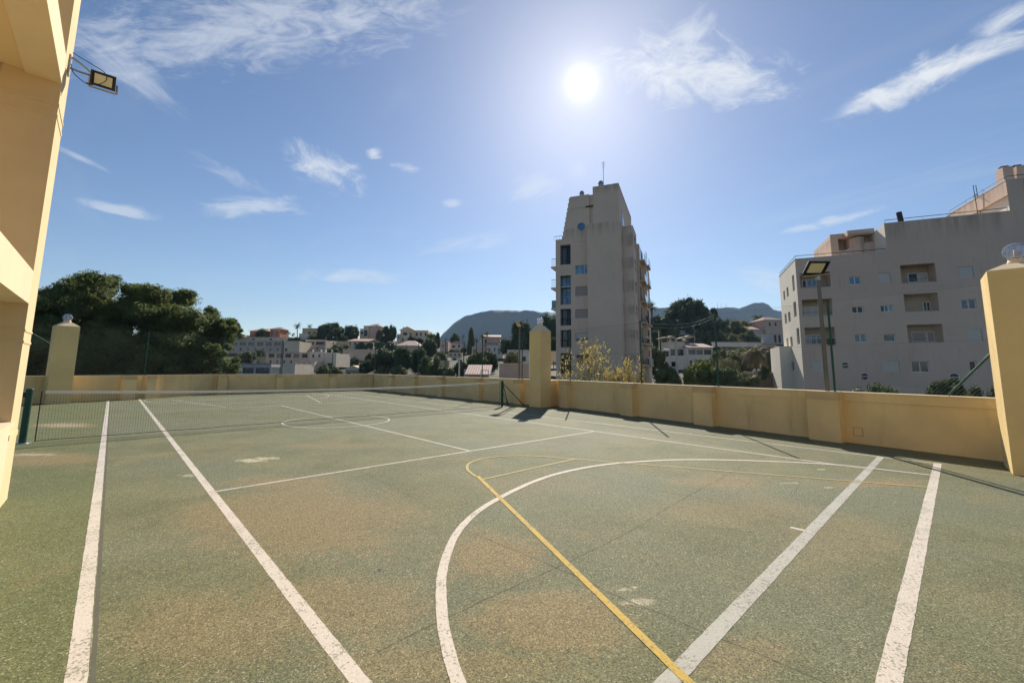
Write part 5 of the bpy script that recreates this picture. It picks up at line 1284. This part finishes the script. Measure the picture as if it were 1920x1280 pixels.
t, D = house('pink_tiled_house', 'low house with a broad rounded pinkish tiled roof below the arched villa', 'house', [(740, 648, 783, 659, 'w_pink', 'hip', 'tile_pink', 14, 0, [(.1, .3, .2, .8)])], 661)
t, D = house('white_gabled_house', 'white house with a shallow gabled roof in front of the left mountain foot', 'house', [(841, 645, 869, 658, 'w_white', 'gable', 'tile_pink', 8, 0, [(.18, .15, .4, .55), (.6, .12, .73, .45)]), (869, 647, 877, 656, 'w_white', 'flat', 'w_white', 5, 1, [])], 659)
house('terrace_wall', 'cream balustraded terrace below the white gabled house', 'wall', [(840, 661.5, 866, 667.5, 'w_cream', 'flat', 'w_cream', 2, 0, [(.1, .3, .25, .8), (.4, .3, .55, .8), (.7, .3, .85, .8)])], 669)
house('pink_house', 'narrow pink house end left of the white gabled house', 'house', [(824, 640, 838, 661, 'w_pink', 'flat', 'w_blue', 8, 0, [(.3, .3, .45, .5)])], 662)
t, D = house('pink_villa', 'large pink villa with several roof levels right of the white gabled house', 'house', [(884, 651, 912, 668, 'w_pink', 'flat', 'w_white', 8, 0, [(.1, .25, .3, .6)]), (903, 632, 937, 650, 'w_pink', 'mono', 'w_pink', 8, 3, [(.05, .25, .25, .6)]), (912, 646, 942, 668, 'w_white', 'mono', 'tile_pink', 8, -1, [(.05, .3, .25, .55), (.45, .25, .55, .6), (.7, .3, .8, .8)]), (900, 633, 908, 652, 'w_pink', 'flat', 'w_pink', 5, 2, [])], 670)
house('garden_wall', 'pale yellow garden wall among the bushes left of the tall white signpost', 'wall', [(823, 677, 842, 686, 'w_yellow', 'flat', 'w_cream', 2, 0, [])], 688)
t, D = house('white_apartments', 'white low building between the floodlight pole and the gate pillar', 'house', [(951, 657, 992, 682, 'w_white', 'flat', 'w_cream', 8, 0, [(.05, .1, .2, .3), (.4, .1, .5, .35), (.7, .45, .85, .8)])], 690)
house('concrete_wall', 'grey concrete wall just above the yellow wall, behind the floodlight pole', 'wall', [(936, 683, 992, 708, 'w_grey', 'flat', 'w_cream', 2, 0, [])], 708, D=80)
house('cream_outbuilding', 'small cream building between the gate pillar and the tower', 'house', [(1030, 660, 1046, 684, 'w_cream', 'flat', 'w_cream', 6, 0, [(.4, .75, .9, .98)])], 695, D=88)
t, D = house('tiled_shed', 'low shed with a pinkish tiled roof just above the wall, left of the net post', 'shed', [(876, 703.5, 916, 716, 'w_pink', 'mono', 'tile_pink', 5, 0, [])], 716, D=58)
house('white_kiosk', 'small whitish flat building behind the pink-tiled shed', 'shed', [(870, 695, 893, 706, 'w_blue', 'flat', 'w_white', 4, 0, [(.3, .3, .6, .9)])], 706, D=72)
house('cream_shed', 'small low cream roof just above the far wall, left of the dark bushes', 'shed', [(648, 693, 678, 704, 'w_cream', 'gable', 'w_cream', 5, 0, [(.1, .5, .3, .9)])], 705, D=88)
# right of the tower
t, D = house('white_villa', 'two-storey white villa with a long striped pink tiled roof and deep verandas', 'house', [(1289, 652, 1338, 692, 'w_white', 'mono', 'tile_pink', 6, 0, [(.06, .08, .34, .32), (.37, .08, .62, .32), (.66, .08, .95, .32), (.1, .6, .2, .95), (.27, .56, .9, .95)]),
                    (1252, 668, 1288.5, 692, 'w_white', 'flat', 'w_white', 7, -.5, [(.2, .42, .42, .8)]), (1254, 641, 1285, 668, 'w_pale', 'flat', 'canvas', 5, 2, [(.15, .5, .42, .95), (.55, .5, .95, .95)])], 694)
aD = D-1.5
tc_ = at(1249.5, 668, aD); mb = MB(); r = .5
mb.box(tc_.x-.55, tc_.x+.55, tc_.y-.55, tc_.y+.55, tc_.z-4.5, tc_.z)
mb.build('chimney', M['w_white'], t)
MB().box(tc_.x-.42, tc_.x+.42, tc_.y-.42, tc_.y+.42, tc_.z, tc_.z+1.3).build('barbecue_flue', M['dark_room'], t)
MB().lathe([(1.0, 1.3), (1.02, 1.5), (.8, 1.75), (.4, 1.9), (.01, 1.93)], tc_, 14).build('domed_cap', M['w_white'], t, True)
mb = MB()
for (u0, u1, va, vb_) in ((1236, 1264, 634.5, 631), (1252, 1268, 632, 630), (1271, 1296, 635, 631), (1283, 1304, 632, 629)):
    a_, c_ = at(u0, va, D+6), at(u1, vb_+3, D+6); m_ = (a_+c_)/2+Vector((0, 0, .55)); f_ = FH*3
    mb.face([a_, m_, m_+f_, a_+f_]).face([m_, c_, c_+f_, m_+f_]).face([a_, m_, c_])
st = thing('canvas_awnings', 'pale canvas awnings above the white villa, below the huge dark tree', 'awning', tuple(at(1270, 640, D+6))); mb.build('canvas', M['canvas'], st)
for u in (1240, 1268, 1302): MB().tube(at(u, 634, D+6), at(u, 650, D+6), .06, n=5).build('pole', M['w_pale'], st)
house('garden_wall', 'blue-grey garden wall above the awnings, at the foot of the huge dark tree', 'wall', [(1268, 620, 1311, 628, 'w_blue', 'flat', 'w_blue', 2, 0, []), (1309, 626, 1313, 640, 'w_white', 'flat', 'w_white', 2, -1, [])], 640)
t, D = house('hillside_house', 'shaded house corner with a tiled roof right of the huge dark tree', 'house', [(1322, 608, 1335, 622, 'w_brown', 'flat', 'w_white', 7, 0, []), (1326, 584, 1333, 606, 'w_white', 'flat', 'w_white', 5, 3, [])], 624)
house('white_garden_wall', 'long white garden wall running from the villa roof to the flats', 'wall', [(1340, 643, 1457, 650, 'w_white', 'flat', 'w_white', 1, 0, [])], 660, D=112)
house('orange_tiled_house', 'wide low house with an orange tiled roof below the right-hand mountain', 'house', [(1398, 618, 1446, 632, 'w_pale', 'hip', 'tile', 16, 0, [(.3, .3, .4, .8)]), (1424, 612, 1441, 618, 'w_brown', 'mono', 'tile_pink', 3, 6, [])], 640)
house('far_villa', 'distant pale villa under the rocky summit of the right-hand mountain', 'house', [(1384, 600, 1408, 608, 'w_pale', 'flat', 'w_white', 9, 0, [(.2, .3, .3, .7), (.7, .3, .8, .7)])], 612, D=210)
house('brown_tiled_house', 'brown roofed house at the right, partly hidden by the corner of the flats', 'house', [(1440, 600, 1476, 616, 'w_pink', 'hip', 'tile_brown', 12, 0, [(.2, .3, .3, .7), (.5, .3, .6, .7)])], 618, D=185)
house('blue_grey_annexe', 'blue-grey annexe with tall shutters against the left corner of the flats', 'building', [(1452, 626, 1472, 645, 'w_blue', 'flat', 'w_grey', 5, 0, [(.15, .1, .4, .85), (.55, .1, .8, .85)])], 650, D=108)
house('brown_garden_wall', 'rough brown garden wall left of the sunlit side of the flats', 'wall', [(1408, 700, 1461, 729, 'w_brown', 'flat', 'w_grey', 1.5, 0, [])], 729, D=55)
# low planting bed wall at the foot of the flats
# ------------------------------------------------------------------ hillside trees: label, u, foot v, top v, width px, crown kind, material, variant
HT = [('dark rounded tree on the skyline at the left, just right of the pines', 434, 642, 604, 30, 'dome', 'tree_dark', 0),
 ('dark bushy tree standing in front of the terracotta house', 491, 637, 617, 20, 'round', 'tree_dark', 1),
 ('large dark round tree on the skyline between the yellow villa and the tower house', 620, 643, 606, 50, 'dome', 'tree_dark', 0),
 ('medium dark round tree on the skyline immediately left of the tower house', 657, 642, 611, 30, 'round', 'tree_dark', 2),
 ('small dark shrubby tree filling the gap under the two round skyline trees', 640, 646, 628, 26, 'shrub', 'tree_dark', 0),
 ('dark tree under the yellow villa on the skyline', 585, 642, 627, 34, 'shrub', 'tree_mid', 1),
 ('low dark shrub at the foot of the skyline palms', 548, 640, 632, 34, 'shrub', 'tree_dark', 2),
 ('dark cypress-like tree on the skyline right of the tower house', 723, 642, 612, 18, 'cypress', 'tree_dark', 0),
 ('lighter feathery tree beside the cypress on the skyline', 735, 642, 611, 16, 'round', 'tree_mid', 1),
 ('small grey-green tree between the tower house and the cypress', 711, 642, 617, 13, 'round', 'tree_olive', 0),
 ('dark shrub in front of the arched villa', 768, 648, 631, 20, 'shrub', 'tree_dark', 1),
 ('dark shrub between the arched villa and the pink tiled house', 781, 650, 634, 20, 'shrub', 'tree_dark', 2),
 ('grey-green tree in front of the upper grey terraced row, leftmost of three', 452, 684, 661, 26, 'round', 'tree_olive', 1),
 ('grey-green tree in front of the upper grey terraced row, middle of three', 466, 684, 659, 24, 'round', 'tree_mid', 0),
 ('green bushy tree in front of the upper terraced row, rightmost of three', 486, 678, 656, 20, 'round', 'tree_mid', 2),
 ('dark tree between the upper terraced row and the grey house with the white terrace', 563, 662, 640, 18, 'round', 'tree_dark', 1),
 ('grey-green bushy tree right of the grey house with the white terrace', 640, 668, 645, 36, 'round', 'tree_olive', 2),
 ('dark bushy tree behind the right end of the peach row', 622, 672, 652, 30, 'round', 'tree_dark', 0),
 ('bright green bush in front of the right end of the peach row', 610, 704, 684, 34, 'shrub', 'tree_mid', 0),
 ('green bush left of the small cream shed', 632, 706, 690, 34, 'shrub', 'tree_mid', 1),
 ('dark low bush below the orange-brown retaining wall', 664, 684, 670, 24, 'shrub', 'tree_dark', 1),
 ('dark low bush right of the small cream shed', 686, 704, 676, 28, 'round', 'tree_dark', 2),
 ('dark tall bush under the right end of the retaining wall', 694, 690, 662, 22, 'round', 'tree_dark', 0),
 ('big dark tree left of the hip-roofed pink house, above the corner of the court', 720, 704, 656, 44, 'round', 'tree_dark', 1),
 ('big dark tree in front of the pink tiled house', 752, 704, 652, 36, 'round', 'tree_dark', 2),
 ('dark tree right of the pink tiled house', 785, 702, 652, 36, 'round', 'tree_dark', 0),
 ('grey-green shrub at the far corner of the wall, left one', 718, 707, 686, 30, 'shrub', 'tree_olive', 0),
 ('grey-green shrub at the far corner of the wall, right one', 750, 707, 686, 36, 'shrub', 'tree_olive', 1),
 ('dark green tree below the arched villa at its right end', 806, 672, 636, 30, 'round', 'tree_dark', 1),
 ('grey-green feathery tree on the skyline at the left foot of the mountain', 808, 650, 626, 22, 'round', 'tree_olive', 2),
 ('slim green tree on the skyline nearest the left foot of the mountain', 820, 652, 624, 12, 'cypress', 'tree_mid', 1),
 ('light green bushy tree in the middle distance above the wall, left of the garden wall', 805, 706, 668, 44, 'shrub', 'tree_mid', 2),
 ('dark tree below the narrow pink house', 826, 684, 660, 24, 'round', 'tree_dark', 2),
 ('green bush just above the wall right of the light green bushy tree', 835, 708, 688, 34, 'shrub', 'tree_mid', 0),
 ('round green tree behind the white gabled house', 853, 650, 625, 18, 'round', 'tree_mid', 0),
 ('tall dark feathery tree behind and right of the white gabled house', 883, 662, 615, 14, 'cypress', 'tree_mid', 0),
 ('dark block-shaped clipped hedge right of the white gabled house', 873, 664, 652, 18, 'hedge', 'tree_dark', 0),
 ('dark bush below the white gabled house', 850, 664, 655, 24, 'shrub', 'tree_dark', 0),
 ('big dark green bush around the tall white signpost', 862, 704, 676, 34, 'shrub', 'tree_dark', 1),
 ('big green tree right of the tall white signpost', 893, 703, 662, 44, 'round', 'tree_mid', 1),
 ('dark green tree in front of the pink villa', 918, 702, 660, 36, 'round', 'tree_dark', 1),
 ('green tree in the sun flare above the end of the net', 950, 672, 636, 34, 'round', 'tree_mid', 2),
 ('tall dark tree behind the floodlight pole by the net', 976, 676, 604, 44, 'round', 'tree_dark', 2),
 ('leaning olive tree in front of the concrete wall', 960, 706, 660, 32, 'round', 'tree_olive', 0),
 ('large dark tree immediately left of the tower, behind the gate pillar', 1030, 668, 592, 54, 'round', 'tree_dark', 0),
 ('dark tree between the gate pillar and the tower foot', 1038, 690, 634, 26, 'round', 'tree_dark', 2),
 ('huge dark domed tree on the skyline between the tower and the flats', 1292, 634, 561, 80, 'dome', 'tree_dark', 1),
 ('dark tree filling the slope left of the huge domed tree', 1240, 640, 593, 52, 'round', 'tree_dark', 0),
 ('dark green tree below the skyline palms right of the tower', 1226, 668, 620, 34, 'round', 'tree_dark', 2),
 ('tall dark shrub between the tower and the white villa', 1232, 706, 654, 34, 'round', 'tree_dark', 1),
 ('dark green tree at the left end of the white villa', 1244, 662, 632, 20, 'round', 'tree_mid', 0),
 ('yellowish sparse tree in front of the blue-grey garden wall', 1262, 640, 612, 26, 'round', 'tree_olive', 1),
 ('dark conical tree right of the huge domed tree', 1340, 628, 578, 22, 'cypress', 'tree_dark', 1),
 ('dark green tree right of the tiled house corner', 1352, 640, 596, 34, 'round', 'tree_dark', 0),
 ('green bushy tree left of the orange tiled house', 1376, 644, 604, 44, 'round', 'tree_mid', 1),
 ('dark green bush above the left end of the white garden wall', 1352, 652, 622, 44, 'shrub', 'tree_dark', 2),
 ('mid green tree left of the tall fence post above the villa', 1318, 644, 618, 30, 'shrub', 'tree_mid', 0),
 ('grey-green bush above the middle of the white garden wall', 1382, 654, 626, 44, 'shrub', 'tree_olive', 2),
 ('dark green bush in front of the orange tiled house', 1412, 654, 622, 40, 'shrub', 'tree_dark', 1),
 ('yellow-green clipped bush just above the right end of the white garden wall', 1430, 652, 632, 44, 'shrub', 'tree_mid', 2),
 ('dark olive hedge tree hanging below the white garden wall', 1374, 676, 649, 50, 'hedge', 'tree_dark', 1),
 ('dark tree in front of the distant pale villa', 1396, 612, 603, 26, 'shrub', 'tree_dark', 0),
 ('green tree left of the brown roofed house', 1424, 612, 593, 20, 'round', 'tree_mid', 2),
 ('grey-green tree between the drooping palm and the flats', 1446, 704, 660, 30, 'round', 'tree_olive', 1),
 ('broad olive tree filling the slope below the white garden wall', 1388, 706, 654, 74, 'round', 'tree_olive', 0),
 ('dark leafy tree between the tall fence post and the yellowish small tree', 1350, 706, 658, 34, 'round', 'tree_mid', 1),
 ('dark bush under the white villa balcony at its left', 1240, 706, 676, 30, 'shrub', 'tree_dark', 0)]
for h in HT: tree(*h[:5], kind=h[5], m_=h[6], var=h[7], group='trees and bushes on the hillside', cat='tree' if h[5] != 'shrub' else 'bush', name='broadleaf_tree' if h[5] != 'shrub' else 'hillside_bush')
tree('long dark clipped hedge above the orange-brown retaining wall', 694, 660, 641, 54, 'hedge', 'tree_dark', 0, name='clipped_hedge', cat='hedge', deep=.12)
tree('shorter dark hedge continuing right of the long clipped hedge', 729, 660, 643, 18, 'hedge', 'tree_dark', 1, name='clipped_hedge', cat='hedge', deep=.3)
GP = 'palms on the hillside'
palm('tall palm on the skyline beside the yellow villa', 556, 640, 605, 17, 1, group=GP)
palm('small palm on the skyline, left of the tall palm', 541, 640, 622, 9, 2, group=GP)
palm('small bushy palm on the skyline between the small palm and the tall one', 549, 640, 624, 10, 3, group=GP)
palm('small palm seen over the roof of the yellow villa', 579, 636, 607, 13, 4, group=GP)
palm('palm in front of the arched villa', 769, 650, 623, 8, 5, group=GP)
palm('tallest palm rising in front of the left mountain, left of the pink villa', 912, 668, 620, 15, 6, group=GP)
palm('palm with a thin trunk in front of the pink villa, left of the tallest palm', 904, 672, 625, 13, 7, group=GP)
palm('slim palm at the left end of the pink villa', 893, 672, 633, 12, 8, group=GP)
palm('tiny palm on the roof line behind the white gabled house', 868, 655, 627, 9, 9, group=GP)
palm('tall palm against the sky just right of the tower', 1224, 640, 568, 26, 10, group=GP)
palm('palm at the left edge of the huge domed tree', 1254, 640, 578, 26, 11, group=GP)
palm('palm right of the huge domed tree in front of the mountain', 1421, 622, 588, 24, 12, group=GP)
palm('large drooping palm with greyish fronds in front of the brown garden wall', 1420, 712, 642, 66, 13, 'palm_dry', D=70, droop=2.6, n=48, group=GP, trunk_r=.05)

# ------------------------------------------------------------------ poles, lamps and small things beyond the wall
def pole(name, label, cat, u, vt, vb, D, r=.06, m_='w_pale', group=None):
    a_ = at(u, vb, D); c_ = at(u, vt, D); t = thing(name, label, cat, tuple(a_), group); MB().tube(a_-Vector((0, 0, 3)), Vector((a_.x, a_.y, c_.z)), r, r*.8, 10).build('pole', M[m_], t); return t, Vector((a_.x, a_.y, c_.z))
t, P_ = pole('signpost', 'tall white post carrying a small white board, above the wall left of the net post', 'signpost', 860.5, 676, 712, 40, .09, 'w_white')
a_ = at(846.5, 676, 40); c_ = at(864, 669.5, 40); MB().box(min(a_.x, c_.x), max(a_.x, c_.x), a_.y-.04-.3, a_.y+.04, a_.z, c_.z).build('board', M['w_white'], t)
pl = Plane((at(846.5, 672, 39.6).x, at(846.5, 672, 39.6).y), RH)
MB().pbox(pl, .1, .45, .001, .05, at(850, 675, 39.6).z, at(850, 671, 39.6).z).build('dark_panel', M['glass_dark'], t)
t, P_ = pole('utility_pole', 'concrete utility pole in front of the white villa', 'utility pole', 1271, 633, 726, 48, .13, 'w_pale')
MB().tube(P_-RH*1.2-Vector((0, 0, .6)), P_+RH*1.2-Vector((0, 0, .6)), .04, n=6).build('crossarm', M['w_pale'], t)
t, P_ = pole('utility_pole', 'thin pale utility pole right of the tower, behind the awnings', 'utility pole', 1236, 620, 655, 118, .13, 'w_pale')
t, P_ = pole('utility_pole', 'tall dark utility pole on the slope left of the white gabled house', 'utility pole', 837, 641, 712, 90, .11, 'bark')
t, P_ = pole('utility_pole', 'thin black pole in front of the dark tree, left of the pink villa', 'utility pole', 868.7, 640, 712, 62, .09, 'metal_dark')
t, P_ = pole('flood_mast', 'tall thin dark pole above the far wall, in front of the peach row', 'pole', 527, 640, 712, 34, .035, 'metal_dark')
GS = 'white globe street lamps beyond the wall'
for i, (u, v, D, lab) in enumerate([(1232, 693, 42, 'white globe street lamp at the right corner of the tower foot'), (1288, 694, 44, 'upper of two white globe street lamps right of the utility pole'), (1290, 699, 40, 'lower of two white globe street lamps right of the utility pole'),
        (1381, 696, 42, 'white globe street lamp under the small yellowish tree'), (1415, 694, 44, 'white globe street lamp left of two below the drooping palm'), (1422, 694, 45, 'white globe street lamp right of two below the drooping palm')]):
    P_ = at(u, v, D); t = thing('street_lamp', lab, 'street lamp', (P_.x, P_.y, GZ), GS)
    MB().tube((P_.x, P_.y, GZ), P_-Vector((0, 0, .16)), .045, n=8).build('pole', M['metal_dark'], t)
    MB().lathe([(.13*math.sin(PI*i_/8)+.0005, -.13*math.cos(PI*i_/8)) for i_ in range(9)], P_, 12).build('globe', M['w_white'], t, True)
# goal frame glimpsed beyond the wall
g0_, g1_ = at(902, 694, 52), at(916, 694, 52); t = thing('goal_frame', 'thin white metal frame standing beyond the wall behind the pink-tiled shed', 'frame', (g0_.x, g0_.y, GZ))
MB().path([Vector((g0_.x, g0_.y, GZ)), g0_, g1_, Vector((g1_.x, g1_.y, GZ))], .05, 6).build('frame', M['w_white'], t)
# power line between poles on the right
pA, pB = at(1218, 606, 70), at(1340, 590, 120); t = thing('power_line', 'thin overhead cables crossing in front of the huge dark domed tree', 'cable', tuple(pA))
for k in (0, .7): MB().path([pA.lerp(pB, i/12)-Vector((0, 0, k+1.2*math.sin(PI*i/12))) for i in range(13)], .018, 4).build('cable', M['metal_grey'], t)
# parked vehicles' roofs are hidden; only a pale ramp edge shows by the flats
rp = Plane(nf.P(0, 0, 9), nf.s); r0 = rp.hit(1600, 728)[0]; r1 = rp.hit(1745, 728)[0]
t = thing('ramp_wall', 'low purple-grey ramp wall in the shade at the foot of the flats', 'wall', tuple(rp.P(r0, GZ)))
MB().extr([rp.P(r0, GZ), rp.P(r1+5, GZ), rp.P(r1+5, rp.hit(1745, 733)[1]-.5), rp.P(r1-2.3, rp.hit(1712, 724)[1]), rp.P(r1-3.2, rp.hit(1712, 724)[1]), rp.P(r0, rp.hit(1600, 731)[1])], rp.n*-.3).build('wall', M['block'], t)

# ------------------------------------------------------------------ haze
hz_ = MB(); hz_.box(CAM.x-3300, CAM.x+3300, CAM.y-3300, CAM.y+3300, -16, 420)
m_ = bpy.data.materials.new('haze_air'); m_.use_nodes = True; m_.node_tree.nodes.clear(); q = NB(m_.node_tree)
pv = q.n('ShaderNodeVolumePrincipled'); pv.inputs['Color'].default_value = (.50, .72, 1.0, 1); pv.inputs['Density'].default_value = .00012; pv.inputs['Anisotropy'].default_value = .0
ov = q.n('ShaderNodeOutputMaterial'); q.put(ov.inputs['Volume'], pv.outputs[0])
o = hz_.build('haze', m_); o['kind'] = 'stuff'
